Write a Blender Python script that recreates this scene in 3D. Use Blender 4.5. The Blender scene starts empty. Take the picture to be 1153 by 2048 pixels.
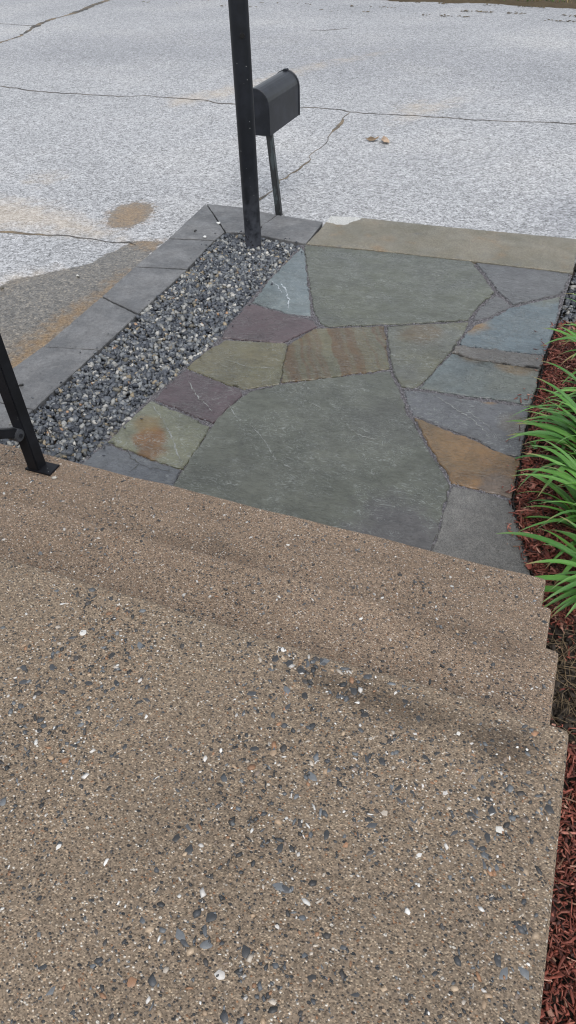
import bpy, bmesh, math, random
import numpy as np
from mathutils import Vector, Matrix

S = bpy.context.scene
COL = S.collection
R = math.radians
random.seed(7)
rng = np.random.default_rng(7)

# ---------------------------------------------------------------- camera, world, sun, exposure
PITCH, ROLL, YAW, CAM_Z = 0.7576393, -0.0390837, 0.3984902, 1.8866
Fv = Vector((-math.sin(YAW) * math.cos(PITCH), math.cos(YAW) * math.cos(PITCH), -math.sin(PITCH)))
Rv = Vector((math.cos(YAW), math.sin(YAW), 0))
Uv = Rv.cross(Fv)
R2 = math.cos(ROLL) * Rv + math.sin(ROLL) * Uv
U2 = -math.sin(ROLL) * Rv + math.cos(ROLL) * Uv
cd = bpy.data.cameras.new('camera')
cam = bpy.data.objects.new('camera', cd)
COL.objects.link(cam)
cam.matrix_world = Matrix(((R2.x, U2.x, -Fv.x, 0), (R2.y, U2.y, -Fv.y, 0), (R2.z, U2.z, -Fv.z, CAM_Z), (0, 0, 0, 1)))
cd.sensor_fit = 'VERTICAL'
cd.sensor_height = 24.0
cd.lens = 24.0 * 1363.42 / 2048
cd.clip_start = 0.05
cd.clip_end = 1000
S.camera = cam

SUN_EL, SUN_AZ = R(58), R(150)          # azimuth measured from +Y towards +X
w = bpy.data.worlds.new('World')
S.world = w
w.use_nodes = True
wn = w.node_tree
bg = wn.nodes['Background']
sky = wn.nodes.new('ShaderNodeTexSky')
sky.sky_type = 'NISHITA'
sky.sun_disc = False
sky.sun_elevation = SUN_EL
sky.sun_rotation = SUN_AZ
hs = wn.nodes.new('ShaderNodeHueSaturation')   # overcast: a paler sky
hs.inputs['Saturation'].default_value = 0.30
wn.links.new(sky.outputs[0], hs.inputs['Color'])
wn.links.new(hs.outputs[0], bg.inputs['Color'])
bg.inputs['Strength'].default_value = 0.15
sd = bpy.data.lights.new('sun', 'SUN')
sd.energy = 1.2
sd.angle = R(40)
sd.color = (1.0, 0.955, 0.9)
sun = bpy.data.objects.new('sun', sd)
COL.objects.link(sun)
sdir = Vector((math.sin(SUN_AZ) * math.cos(SUN_EL), math.cos(SUN_AZ) * math.cos(SUN_EL), math.sin(SUN_EL)))
sun.rotation_euler = sdir.to_track_quat('Z', 'Y').to_euler()
sun.location = (3, -4, 9)
S.view_settings.view_transform = 'Standard'
S.view_settings.look = 'None'
S.view_settings.gamma = 1
S.view_settings.use_curve_mapping = False
S.view_settings.exposure = 0.78
S.cycles.filter_width = 1.15

# ---------------------------------------------------------------- measured plan (metres; walk surface is z = 0)
FLAG = {'A': [(-1.635, 4.304), (-1.596, 4.239), (-1.435, 3.85), (-1.254, 3.432), (-1.317, 3.418), (-1.394, 3.418), (-1.634, 3.473), (-1.653, 3.803)], 'B': [(-1.648, 3.421), (-1.619, 3.437), (-1.381, 3.384), (-1.212, 3.358), (-1.176, 3.309), (-1.237, 3.205), (-1.297, 3.087), (-1.475, 3.056), (-1.629, 3.028), (-1.65, 3.171)], 'C': [(-1.597, 3.004), (-1.266, 3.075), (-1.218, 2.916), (-1.161, 2.703), (-1.241, 2.647), (-1.308, 2.605), (-1.456, 2.632), (-1.667, 2.686), (-1.65, 2.852)], 'D': [(-1.247, 3.07), (-1.217, 3.154), (-1.172, 3.28), (-0.994, 3.357), (-0.818, 3.433), (-0.736, 3.185), (-0.68, 3.019), (-0.807, 2.936), (-0.937, 2.842), (-1.152, 2.721), (-1.197, 2.871)], 'E': [(-0.796, 3.434), (-0.606, 3.521), (-0.385, 3.624), (-0.391, 3.48), (-0.409, 3.349), (-0.434, 3.19), (-0.466, 3.027), (-0.501, 2.894), (-0.573, 2.879), (-0.632, 2.985), (-0.677, 3.087), (-0.732, 3.241)], 'F': [(-1.633, 4.358), (-1.319, 4.385), (-0.979, 4.407), (-0.514, 4.421), (-0.417, 4.25), (-0.311, 4.045), (-0.346, 3.918), (-0.376, 3.79), (-0.392, 3.659), (-0.613, 3.549), (-0.847, 3.454), (-1.029, 3.376), (-1.118, 3.34), (-1.169, 3.366), (-1.237, 3.463), (-1.384, 3.792), (-1.535, 4.132)], 'G': [(-0.286, 3.998), (-0.236, 3.954), (-0.193, 3.895), (-0.238, 3.816), (-0.277, 3.74), (-0.358, 3.658), (-0.349, 3.786), (-0.318, 3.907)], 'H': [(-0.476, 4.425), (-0.177, 4.434), (0.092, 4.435), (0.076, 4.212), (0.062, 4.145), (-0.054, 4.033), (-0.174, 3.921), (-0.256, 4.029), (-0.373, 4.242)], 'I': [(-0.169, 3.884), (-0.05, 3.994), (0.069, 4.106), (0.07, 3.798), (0.06, 3.533), (0.047, 3.409), (-0.147, 3.387), (-0.366, 3.363), (-0.375, 3.383), (-0.368, 3.47), (-0.34, 3.591), (-0.258, 3.709)], 'J': [(-0.372, 3.339), (-0.168, 3.359), (0.049, 3.373), (0.047, 3.255), (-0.036, 3.247), (-0.151, 3.244), (-0.278, 3.242), (-0.397, 3.266)], 'K': [(-0.398, 3.255), (-0.276, 3.233), (-0.149, 3.234), (-0.035, 3.237), (0.046, 3.244), (0.044, 3.047), (0.035, 2.927), (-0.102, 2.92), (-0.387, 2.895), (-0.486, 2.894), (-0.457, 3.01), (-0.415, 3.186)], 'L': [(-0.554, 2.853), (-0.424, 2.864), (-0.188, 2.868), (0.031, 2.89), (0.04, 2.742), (0.042, 2.624), (0.044, 2.508), (-0.039, 2.508), (-0.075, 2.53), (-0.16, 2.577), (-0.302, 2.612), (-0.459, 2.662), (-0.504, 2.746)], 'M': [(-0.446, 2.636), (-0.297, 2.585), (-0.155, 2.548), (-0.071, 2.505), (0.044, 2.479), (0.044, 2.352), (0.048, 2.228), (-0.027, 2.233), (-0.099, 2.238), (-0.191, 2.239), (-0.251, 2.336), (-0.326, 2.446)], 'N': [(-0.181, 2.212), (-0.095, 2.213), (-0.023, 2.209), (0.048, 2.196), (0.084, 2.08), (0.13, 1.94), (0.171, 1.827), (0.203, 1.735), (-0.183, 1.694), (-0.18, 1.839), (-0.18, 2.001), (-0.185, 2.171)], 'O': [(-1.264, 2.568), (-1.148, 2.683), (-1.019, 2.77), (-0.843, 2.879), (-0.671, 2.987), (-0.617, 2.893), (-0.58, 2.848), (-0.505, 2.672), (-0.401, 2.517), (-0.305, 2.371), (-0.206, 2.223), (-0.201, 2.149), (-0.197, 1.995), (-0.193, 1.837), (-0.192, 1.691), (-0.741, 1.636), (-1.269, 1.636), (-1.286, 1.849), (-1.3, 2.08), (-1.314, 2.295), (-1.301, 2.429)], 'P': [(-1.661, 2.663), (-1.478, 2.62), (-1.324, 2.581), (-1.3, 2.551), (-1.314, 2.446), (-1.322, 2.322), (-1.334, 2.292), (-1.388, 2.307), (-1.534, 2.344), (-1.69, 2.377), (-1.687, 2.505)], 'Q': [(-1.698, 2.346), (-1.545, 2.314), (-1.406, 2.28), (-1.397, 2.262), (-1.336, 2.254), (-1.316, 2.113), (-1.307, 1.944), (-1.426, 1.953), (-1.537, 1.97), (-1.716, 2.001), (-1.712, 2.153)], 'R': [(-1.706, 1.977), (-1.525, 1.948), (-1.416, 1.935), (-1.313, 1.924), (-1.299, 1.855), (-1.293, 1.779), (-1.76, 1.753), (-1.734, 1.845), (-1.732, 1.91)]}
BORDER = [[(-2.647, 4.88), (-2.264, 4.403), (-2.266, 4.252), (-2.431, 4.228), (-2.593, 4.188)], [(-2.631, 4.874), (-2.314, 4.879), (-2.029, 4.816), (-2.053, 4.584), (-2.046, 4.451), (-2.25, 4.407)], [(-2.014, 4.809), (-1.836, 4.801), (-1.651, 4.776), (-1.639, 4.557), (-1.635, 4.384), (-1.836, 4.403), (-1.998, 4.428), (-2.046, 4.587)], [(-2.591, 4.17), (-2.269, 4.233), (-2.234, 3.773), (-2.581, 3.703)], [(-2.575, 3.681), (-2.23, 3.75), (-2.224, 3.128), (-2.548, 3.252)], [(-2.55, 3.238), (-2.223, 3.108), (-2.216, 2.696), (-2.53, 2.63)], [(-2.532, 2.619), (-2.218, 2.684), (-2.212, 2.103), (-2.413, 2.102), (-2.571, 2.099)], [(-2.569, 2.085), (-2.404, 2.091), (-2.212, 2.094), (-2.212, 2.028), (-2.219, 1.787), (-2.554, 1.722)]]
SLAB = [(-1.629, 4.377), (-1.622, 4.638), (-1.633, 4.904), (-1.493, 4.936), (-1.267, 4.943), (-0.758, 4.951), (-0.279, 4.976), (0.104, 4.995), (0.108, 4.731), (0.112, 4.449), (-0.177, 4.441), (-0.517, 4.437), (-0.983, 4.422), (-1.324, 4.401)]
GRAVEL_BED = [(-2.256, 4.386), (-2.097, 4.407), (-1.829, 4.387), (-1.642, 4.364), (-1.665, 3.806), (-1.667, 3.421), (-1.64, 3.019), (-1.682, 2.681), (-1.714, 2.355), (-1.722, 1.995), (-1.743, 1.842), (-1.731, 1.71), (-1.8593931623931625, 1.636), (-2.220073298429319, 1.636), (-2.214, 1.781), (-2.207, 2.1), (-2.213, 2.691), (-2.217, 3.11), (-2.227, 3.759), (-2.266, 4.243)]
JOINT_BED = [(-1.668, 4.356), (-1.635, 4.384), (0.112, 4.441), (0.078, 3.741), (0.052, 3.385), (0.036, 2.901), (0.048, 2.495), (0.051, 2.216), (0.087, 2.081), (0.175, 1.829), (0.219, 1.716), (-0.084, 1.655), (-0.3149687500000013, 1.636), (-1.5745193798449608, 1.636), (-1.793, 1.688), (-1.761, 1.851), (-1.738, 2.128), (-1.73, 2.349), (-1.695, 2.677), (-1.657, 2.99), (-1.673, 3.433), (-1.673, 3.827)]
PATH_EDGE = [(0.116, 4.466), (0.08, 4.132), (0.077, 3.808), (0.065, 3.553), (0.055, 3.404), (0.054, 3.066), (0.04, 2.926), (0.051, 2.535), (0.053, 2.228), (0.09, 2.093), (0.136, 1.952), (0.174, 1.851)]
GRAVEL_SMALL = [(0.122, 4.894), (0.125, 4.531), (0.095, 4.18), (0.088, 3.773), (0.089, 3.696), (0.316, 3.748), (0.542, 4.013), (0.562, 4.866)]
CRACKS = [[(-8.059, 8.238), (-7.201, 8.091), (-6.663, 7.999), (-6.324, 7.948), (-5.979, 7.979), (-5.625, 7.988), (-5.34, 7.982), (-5.063, 8.099), (-4.633, 8.056), (-4.307, 8.064), (-3.996, 7.953), (-3.512, 7.983), (-3.049, 8.032), (-2.705, 8.053), (-2.461, 8.007), (-2.12, 7.989), (-1.698, 8.036), (-1.274, 8.024), (-0.868, 8.032), (-0.481, 8.094), (-0.131, 8.111), (0.32, 8.155)], [(-2.458, 7.945), (-2.43, 7.665), (-2.389, 7.441), (-2.409, 7.212), (-2.381, 7.023), (-2.317, 6.834), (-2.333, 6.664), (-2.358, 6.481), (-2.303, 6.237), (-2.313, 6.045), (-2.332, 5.873), (-2.35, 5.706), (-2.323, 5.482), (-2.327, 5.297), (-2.338, 5.118)], [(-9.284, 10.219), (-9.267, 10.688), (-9.28, 11.226), (-9.514, 11.811), (-9.788, 12.549), (-9.827, 12.992), (-9.817, 13.465), (-9.898, 14.011), (-10.065, 14.717), (-10.117, 15.275), (-10.216, 15.937)], [(-4.223, 3.993), (-3.984, 4.047), (-3.735, 4.083), (-3.417, 4.141), (-3.239, 4.137), (-3.093, 4.144), (-2.902, 4.155), (-2.848, 4.135)], [(-4.637, 12.68), (-4.377, 12.726), (-4.057, 12.924)], [(-10.938, 12.356), (-10.519, 12.262), (-9.689, 12.19)]]
STAINS = {'wet': [[(-2.917, 4.132), (-2.88, 4.21), (-2.689, 4.24), (-2.494, 1.91), (-3.04, 1.721), (-3.424, 3.047), (-3.369, 3.274), (-3.33, 3.38), (-3.22, 3.504), (-3.078, 3.647), (-2.972, 3.791), (-2.977, 3.894), (-2.93, 4.017)], [(-3.285, 4.447), (-3.376, 4.637), (-3.385, 4.794), (-3.294, 4.915), (-3.166, 4.894), (-3.079, 4.782), (-3.022, 4.58), (-3.061, 4.421), (-3.181, 4.374)]], 'silt': [[(-2.679, 3.398), (-2.727, 3.189), (-2.744, 2.928), (-2.736, 2.655), (-2.688, 2.419), (-2.629, 2.183), (-2.571, 2.353), (-2.581, 2.677), (-2.585, 2.981), (-2.613, 3.383), (-2.662, 3.755), (-2.714, 3.698)], [(-2.917, 4.132), (-2.88, 4.21), (-2.689, 4.24), (-2.664, 4.1), (-2.77, 4.094)], [(-3.285, 4.447), (-3.376, 4.637), (-3.385, 4.794), (-3.294, 4.915), (-3.166, 4.894), (-3.079, 4.782), (-3.022, 4.58), (-3.061, 4.421), (-3.181, 4.374)]], 'sand': [[(-4.685, 4.3), (-4.473, 4.662), (-4.027, 4.673), (-3.408, 4.463), (-2.973, 4.19), (-3.152, 4.135), (-3.423, 4.149), (-3.765, 4.124), (-4.382, 3.955)], [(-4.464, 5.093), (-4.499, 5.25), (-4.362, 5.361), (-4.277, 5.202), (-4.327, 5.052)], [(-3.625, 3.286), (-3.306, 3.509), (-3.131, 3.606), (-3.233, 3.412), (-3.307, 3.195), (-3.424, 3.047)], [(-3.155, 2.729), (-3.021, 2.837), (-2.81, 2.66), (-2.757, 2.505), (-2.847, 2.365)], [(-1.946, 7.951), (-1.745, 8.47), (-1.396, 8.945), (-1.474, 8.494), (-1.725, 7.928), (-1.857, 7.716)], [(-1.998, 8.363), (-1.848, 8.671), (-1.683, 8.442), (-1.828, 8.126)], [(-4.716, 7.963), (-4.223, 8.715), (-3.621, 10.329), (-2.797, 11.446), (-3.516, 10.031), (-4.004, 8.382), (-4.433, 7.683)]], 'dark': [[(-0.161, 5.552), (-0.111, 5.783), (0.034, 5.939), (0.21, 5.879), (0.235, 5.42), (0.0, 5.348)], [(-9.378, 9.643), (-8.226, 12.04), (-4.868, 12.877), (-0.095, 11.576), (0.282, 9.425), (-0.23, 9.419), (-1.66, 9.401), (-2.831, 9.177), (-4.258, 9.407), (-5.891, 9.671), (-7.852, 8.91)]]}
PTS = {'post': (-1.955, 4.221), 'mb_base': (-2.059, 4.947), 'mb_near': (-2.124, 4.979), 'mb_far': (-2.124, 5.591), 'mb_top': (-2.089, 4.95), 'rp_l': (-1.742, 1.521), 'rp_f': (-1.685, 1.524), 'rp_r': (-1.689, 1.566), 'pl_a': (-1.699, 1.579), 'pl_b': (-1.628, 1.584), 'pl_c': (-1.62, 1.526), 'pl_d': (-1.679, 1.521), 'w1': (-2.35, 4.263), 'w2': (-2.371, 4.527), 'w3': (-2.469, 4.349), 'w4': (-2.395, 2.249), 'w5': (-2.953, 3.557), 'w6': (-3.324, 3.243), 'leaf1': (-1.924, 7.025), 'leaf2': (-1.786, 6.995), 'big_white': (0.03, 0.638), 'blue': (0.122, 0.588), 'w7': (-0.503, 0.24), 'w8': (0.12, 0.501), 'w9': (-1.221, 1.282), 'sm1': (-0.113, 0.653), 'sm2': (0.106, 0.644), 'sm3': (0.022, 1.018), 'sm4': (-0.769, 1.211), 'cl1': (0.325, 3.434), 'cl2': (0.384, 2.943), 'cl3': (0.413, 2.534), 'cl4': (0.481, 2.236), 'cl5': (0.556, 2.012), 'cl6': (0.261, 4.115), 'weed': (0.098, 2.589), 'dirt': (0.332, 1.482), 'dirt2': (0.346, 1.332), 'twig': (0.062, 1.231), 'clumpw': (-0.072, 1.501), 'chip': (-1.606, 1.515), 'mr': (0.435, 0.565), 'mr2': (0.142, 4.423), 'mr3': (0.387, 1.201)}
VEINS = [('A', [(-1.572, 3.761), (-1.507, 3.681), (-1.441, 3.563), (-1.403, 3.441)], 0.016, 'q'), ('A', [(-1.654, 3.78), (-1.577, 3.716), (-1.5, 3.613)], 0.008, 'q'), ('Q', [(-1.682, 2.329), (-1.545, 2.215), (-1.446, 2.107), (-1.333, 1.975)], 0.01, 'p'), ('R', [(-1.513, 1.836), (-1.499, 1.905), (-1.559, 1.929), (-1.606, 1.973), (-1.598, 1.995)], 0.009, 'f'), ('R', [(-1.499, 1.905), (-1.445, 1.899), (-1.351, 1.907)], 0.005, 'f'), ('P', [(-1.612, 2.579), (-1.498, 2.461), (-1.429, 2.416), (-1.361, 2.36)], 0.009, 'p'), ('L', [(-0.409, 2.86), (-0.303, 2.784), (-0.181, 2.699), (-0.109, 2.618)], 0.009, 'p'), ('L', [(-0.245, 2.791), (-0.161, 2.714), (-0.095, 2.655)], 0.006, 'p'), ('O', [(-1.325, 2.452), (-1.251, 2.367), (-1.19, 2.329)], 0.008, 'p'), ('O', [(-1.157, 2.329), (-1.061, 2.252), (-0.944, 2.126), (-0.834, 2.089)], 0.007, 'p'), ('O', [(-0.996, 2.6), (-0.91, 2.576), (-0.857, 2.546)], 0.006, 'p'), ('O', [(-0.739, 2.473), (-0.638, 2.419), (-0.555, 2.416)], 0.006, 'p'), ('C', [(-1.502, 2.821), (-1.359, 2.791), (-1.26, 2.824)], 0.007, 'p')]


# ---------------------------------------------------------------- helpers
def tag(o, label=None, cat=None, group=None, kind=None):
    for k, v in (('label', label), ('category', cat), ('group', group), ('kind', kind)):
        if v: o[k] = v
    return o

def empty(name, loc=(0, 0, 0), rz=0):
    o = bpy.data.objects.new(name, None)
    o.empty_display_size = 0.1
    COL.objects.link(o)
    o.location = loc
    o.rotation_euler = (0, 0, rz)
    return o

def link(name, me, mat=None, parent=None):
    o = bpy.data.objects.new(name, me)
    COL.objects.link(o)
    if mat and not me.materials: me.materials.append(mat)
    if parent: o.parent = parent
    return o

def bm_obj(name, bm, mat, parent=None, smooth=False):
    me = bpy.data.meshes.new(name)
    bmesh.ops.recalc_face_normals(bm, faces=bm.faces)
    bm.to_mesh(me)
    bm.free()
    if smooth: me.polygons.foreach_set('use_smooth', [True] * len(me.polygons))
    return link(name, me, mat, parent)

def np_mesh(name, V, faces, smooth=False, attr=None):
    """faces: (n, k) int array; attr: {name: (nverts, 4)} colours"""
    me = bpy.data.meshes.new(name)
    V = np.asarray(V, np.float32); faces = np.asarray(faces, np.int32)
    n, k = faces.shape
    me.vertices.add(len(V)); me.vertices.foreach_set('co', V.ravel())
    me.loops.add(n * k); me.loops.foreach_set('vertex_index', faces.ravel())
    me.polygons.add(n)
    me.polygons.foreach_set('loop_start', np.arange(0, n * k, k, dtype=np.int32))
    me.polygons.foreach_set('loop_total', np.full(n, k, np.int32))
    if smooth: me.polygons.foreach_set('use_smooth', np.ones(n, bool))
    me.update(calc_edges=True)
    for an, A in (attr or {}).items():
        at = me.attributes.new(an, 'FLOAT_COLOR', 'POINT')
        at.data.foreach_set('color', np.asarray(A, np.float32).ravel())
    me.validate()
    return me

def rot_mats(n, tilt=math.pi, flat=False):
    """random rotations; flat keeps the z axis within `tilt` of vertical"""
    a = rng.uniform(0, 2 * np.pi, n)
    ax = rng.normal(size=(n, 3)); ax[:, 2] = 0
    ax /= np.linalg.norm(ax, axis=1)[:, None]
    t = rng.normal(0, tilt, n) if flat else rng.uniform(0, np.pi, n)
    c, s = np.cos(t), np.sin(t)
    x, y = ax[:, 0], ax[:, 1]
    T = np.zeros((n, 3, 3))
    T[:, 0, 0] = c + x * x * (1 - c); T[:, 0, 1] = x * y * (1 - c); T[:, 0, 2] = y * s
    T[:, 1, 0] = x * y * (1 - c); T[:, 1, 1] = c + y * y * (1 - c); T[:, 1, 2] = -x * s
    T[:, 2, 0] = -y * s; T[:, 2, 1] = x * s; T[:, 2, 2] = c
    Z = np.zeros((n, 3, 3))
    Z[:, 0, 0] = np.cos(a); Z[:, 0, 1] = -np.sin(a); Z[:, 1, 0] = np.sin(a); Z[:, 1, 1] = np.cos(a); Z[:, 2, 2] = 1
    return T @ Z

def scatter_mesh(name, shapes, faces, P, scale, rots, cols, smooth=False):
    """one mesh of len(P) copies; shapes (m, nv, 3) variants sharing faces"""
    n = len(P)
    v = shapes[rng.integers(0, len(shapes), n)] * scale[:, None, :]
    v = np.einsum('nij,nvj->nvi', rots, v) + P[:, None, :]
    nv = v.shape[1]
    f = (faces[None] + (np.arange(n) * nv)[:, None, None]).reshape(-1, faces.shape[1])
    c = np.concatenate([np.repeat(cols, nv, 0), np.ones((n * nv, 1))], 1)
    return np_mesh(name, v.reshape(-1, 3), f, smooth, {'tint': c})

def ico(sub=1):
    bm = bmesh.new()
    bmesh.ops.create_icosphere(bm, subdivisions=sub, radius=1)
    V = np.array([v.co[:] for v in bm.verts]); F = np.array([[v.index for v in f.verts] for f in bm.faces])
    bm.free()
    return V, F

ICO_V, ICO_F = ico(1)

def inside(poly, P):
    P = np.asarray(P); x, y = P[..., 0], P[..., 1]
    r = np.zeros(x.shape, bool)
    for i in range(len(poly)):
        (x0, y0), (x1, y1) = poly[i], poly[(i + 1) % len(poly)]
        if y0 == y1: continue
        c = ((y0 > y) != (y1 > y)) & (x < (x1 - x0) * (y - y0) / (y1 - y0) + x0)
        r ^= c
    return r

def poly_dist(poly, P, closed=True):
    P = np.asarray(P); d = np.full(P.shape[:-1], 1e9)
    m = len(poly) if closed else len(poly) - 1
    for i in range(m):
        a = np.array(poly[i]); b = np.array(poly[(i + 1) % len(poly)])
        e = b - a; t = np.clip(((P - a) @ e) / max(e @ e, 1e-9), 0, 1)
        d = np.minimum(d, np.linalg.norm(P - a - t[..., None] * e, axis=-1))
    return d

def sample_poly(poly, n):
    A = np.array(poly); lo, hi = A.min(0), A.max(0); out = []
    got = 0
    while got < n:
        q = rng.uniform(lo, hi, (n * 2, 2)); q = q[inside(poly, q)]
        out.append(q); got += len(q)
    return np.concatenate(out)[:n]

class G:
    """small node builder"""
    def __init__(self, name):
        self.m = bpy.data.materials.new(name); self.m.use_nodes = True
        self.nt = self.m.node_tree; self.b = self.nt.nodes['Principled BSDF']
        self.pos = self.nt.nodes.new('ShaderNodeNewGeometry').outputs['Position']
    def put(self, sock, v):
        if isinstance(v, bpy.types.NodeSocket): self.nt.links.new(v, sock)
        elif isinstance(v, (tuple, list)) and len(v) == 3 and sock.type == 'RGBA': sock.default_value = (*v, 1)
        else: sock.default_value = v
    def n(self, t, ins=None, **pr):
        o = self.nt.nodes.new('ShaderNode' + t)
        for k, v in pr.items(): setattr(o, k, v)
        for k, v in (ins or {}).items(): self.put(o.inputs[k], v)
        return o
    def map(self, vec=None, loc=(0, 0, 0), rot=(0, 0, 0), scale=(1, 1, 1)):
        return self.n('Mapping', {'Vector': vec or self.pos, 'Location': loc, 'Rotation': rot, 'Scale': scale}).outputs[0]
    def noise(self, scale, detail=4, rough=.55, dist=0, vec=None):
        return self.n('TexNoise', {'Vector': vec or self.pos, 'Scale': scale, 'Detail': detail, 'Roughness': rough, 'Distortion': dist}).outputs['Fac']
    def vor(self, scale, vec=None, feature='F1', rnd=1):
        o = self.n('TexVoronoi', {'Vector': vec or self.pos, 'Scale': scale, 'Randomness': rnd}, feature=feature)
        return o.outputs['Distance'], o.outputs['Color']
    def ramp(self, f, stops, interp='LINEAR'):
        o = self.n('ValToRGB', {'Fac': f}); r = o.color_ramp; r.interpolation = interp
        while len(r.elements) < len(stops): r.elements.new(.5)
        for e, (p, c) in zip(r.elements, stops):
            e.position = p; e.color = (*c, 1) if isinstance(c, tuple) else (c, c, c, 1)
        return o.outputs[0]
    def mix(self, f, a, b, blend='MIX'):
        o = self.n('Mix', data_type='RGBA', blend_type=blend)
        self.put(o.inputs[0], f); self.put(o.inputs[6], a); self.put(o.inputs[7], b)
        return o.outputs[2]
    def math(self, op, a, b=0.0, c=0.0):
        o = self.n('Math', operation=op)
        for i, v in enumerate((a, b, c)): self.put(o.inputs[i], v)
        return o.outputs[0]
    def mr(self, v, a, b, c=0., d=1., smooth=True):
        return self.n('MapRange', {0: v, 1: a, 2: b, 3: c, 4: d}, interpolation_type='SMOOTHSTEP' if smooth else 'LINEAR').outputs[0]
    def sep(self, c):
        o = self.n('SeparateColor', {0: c}); return o.outputs[0], o.outputs[1], o.outputs[2]
    def attr(self, name):
        return self.n('Attribute', attribute_name=name).outputs['Color']
    def bump(self, h, dist, strength=1., normal=None):
        o = self.n('Bump', {'Height': h, 'Distance': dist, 'Strength': strength})
        if normal: self.put(o.inputs['Normal'], normal)
        return o.outputs[0]
    def out(self, col, rough=.6, normal=None, spec=.5):
        self.put(self.b.inputs['Base Color'], col); self.put(self.b.inputs['Roughness'], rough)
        self.put(self.b.inputs['Specular IOR Level'], spec)
        if normal: self.put(self.b.inputs['Normal'], normal)
        return self.m

# ---------------------------------------------------------------- materials
def mat_road():
    g = G('worn_asphalt')
    st = g.attr('stain'); wet, silt, sand = g.sep(st)
    dark = g.n('Attribute', attribute_name='stain').outputs['Alpha']
    wob = g.noise(16, 5)
    wet = g.mr(g.math('ADD', wet, g.math('MULTIPLY', g.math('SUBTRACT', wob, .5), .55)), .40, .56)
    silt = g.mr(g.math('ADD', silt, g.math('MULTIPLY', g.math('SUBTRACT', g.noise(22, 5), .5), .8)), .3, .8)
    sand = g.mr(g.math('ADD', sand, g.math('MULTIPLY', g.math('SUBTRACT', g.noise(9, 6), .5), .9)), .25, .95)
    _, c1 = g.vor(105); r1, r2, _x = g.sep(c1)
    _, c2 = g.vor(44); q1, q2, _x = g.sep(c2)
    _, c3 = g.vor(210); s1, s2, _x = g.sep(c3)
    big = g.noise(.55, 5, .6)
    fine = g.ramp(r1, [(0, .05), (.15, .12), (.36, .28), (.65, .46), (.86, .64), (1, .82)])
    mid = g.ramp(q1, [(0, .10), (.3, .27), (.7, .44), (1, .66)])
    mic = g.ramp(s1, [(0, .14), (.5, .32), (1, .55)])
    c = g.mix(.45, fine, mid); c = g.mix(.16, c, mic)
    c = g.mix(1., c, g.ramp(big, [(.25, (.77, .79, .81)), (.5, (.89, .905, .925)), (.75, (1.02, 1.02, 1.01))]), 'MULTIPLY')
    c = g.mix(g.math('MULTIPLY', dark, .8), c, g.mix(1., c, (.66, .67, .70), 'MULTIPLY'))
    tan = g.mix(1., g.mix(.6, c, (.36, .34, .30)), (1.25, 1.10, .93), 'MULTIPLY')
    c = g.mix(g.math('MULTIPLY', sand, .6), c, tan)
    wetc = g.mix(.9, c, g.mix(1., c, g.ramp(r2, [(0, (.20, .18, .15)), (.7, (.31, .268, .205)), (1, (.54, .45, .33))]), 'MULTIPLY'))
    c = g.mix(wet, c, wetc)
    c = g.mix(g.math('MULTIPLY', silt, .82), c, g.mix(r1, (.125, .072, .026), (.26, .165, .07)))
    h = g.math('ADD', r1, g.math('MULTIPLY', q1, .8))
    rough = g.mr(wet, 0, 1, .88, .36)
    return g.out(c, rough, g.bump(h, .004, .55), .35)

def mat_concrete(name, tint, damp, smears=()):
    g = G(name)
    d1, c1 = g.vor(250, vec=g.map(scale=(1, 1.35, 1), rot=(0, 0, .5))); r1, r2, r3 = g.sep(c1)
    d3, c3 = g.vor(420); t1 = g.sep(c3)[0]
    d2, c2 = g.vor(105, vec=g.map(scale=(1, 1.5, 1), rot=(0, 0, -.4))); q1, q2, q3 = g.sep(c2)
    wide = g.noise(1.7, 6, .65); patch = g.noise(5.5, 5, .6)
    grains = g.ramp(r1, [(0, (.060, .052, .045)), (.07, (.16, .125, .09)), (.30, (.25, .19, .135)), (.48, (.13, .10, .074)), (.62, (.33, .27, .20)),
                         (.82, (.040, .041, .044)), (.87, (.22, .125, .07)), (.91, (.40, .35, .29)), (.96, (.52, .50, .46))], 'CONSTANT')
    c = g.mix(g.mr(d1, .34, .62), grains, (.165, .130, .096))
    c = g.mix(1., c, g.ramp(t1, [(0, .62), (.6, 1.05), (1, 1.45)]), 'MULTIPLY')
    big = g.ramp(q1, [(0, (.028, .031, .035)), (.5, (.065, .07, .077)), (.68, (.14, .115, .09)), (.82, (.36, .27, .19)), (.92, (.48, .46, .42))], 'CONSTANT')
    m2 = g.math('MULTIPLY', g.mr(d2, .36, .28), g.math('GREATER_THAN', q2, g.mr(patch, .35, .65, .94, .82)))
    c = g.mix(m2, c, big)
    c = g.mix(1., c, g.ramp(wide, [(.3, tuple(t * damp for t in tint)), (.52, tint), (.72, tuple(t * 1.1 for t in tint))]), 'MULTIPLY')
    c = g.mix(g.math('MULTIPLY', g.mr(patch, .54, .72), .3), c, g.mix(1., c, (.62, .63, .64), 'MULTIPLY'))
    for (x, y, rx, ry, amt) in smears:        # damp, dirty smears
        v = g.map(loc=(-x / rx, -y / ry, 0), scale=(1 / rx, 1 / ry, 0))
        dv = g.n('VectorMath', {0: v}, operation='LENGTH').outputs['Value']
        dv = g.math('ADD', dv, g.math('MULTIPLY', g.math('SUBTRACT', g.noise(14, 5, .6), .5), 1.1))
        c = g.mix(g.math('MULTIPLY', g.mr(dv, 1.1, .2), amt), c, g.mix(1., c, (.42, .40, .38), 'MULTIPLY'))
    c = g.mix(1., c, (1.13, 1.13, 1.13), 'MULTIPLY')
    h = g.math('ADD', g.mr(d1, .6, .0), g.math('MULTIPLY', m2, .9))
    return g.out(c, g.mr(r2, 0, 1, .6, .9, False), g.bump(h, .0020, .9), .4)

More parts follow.
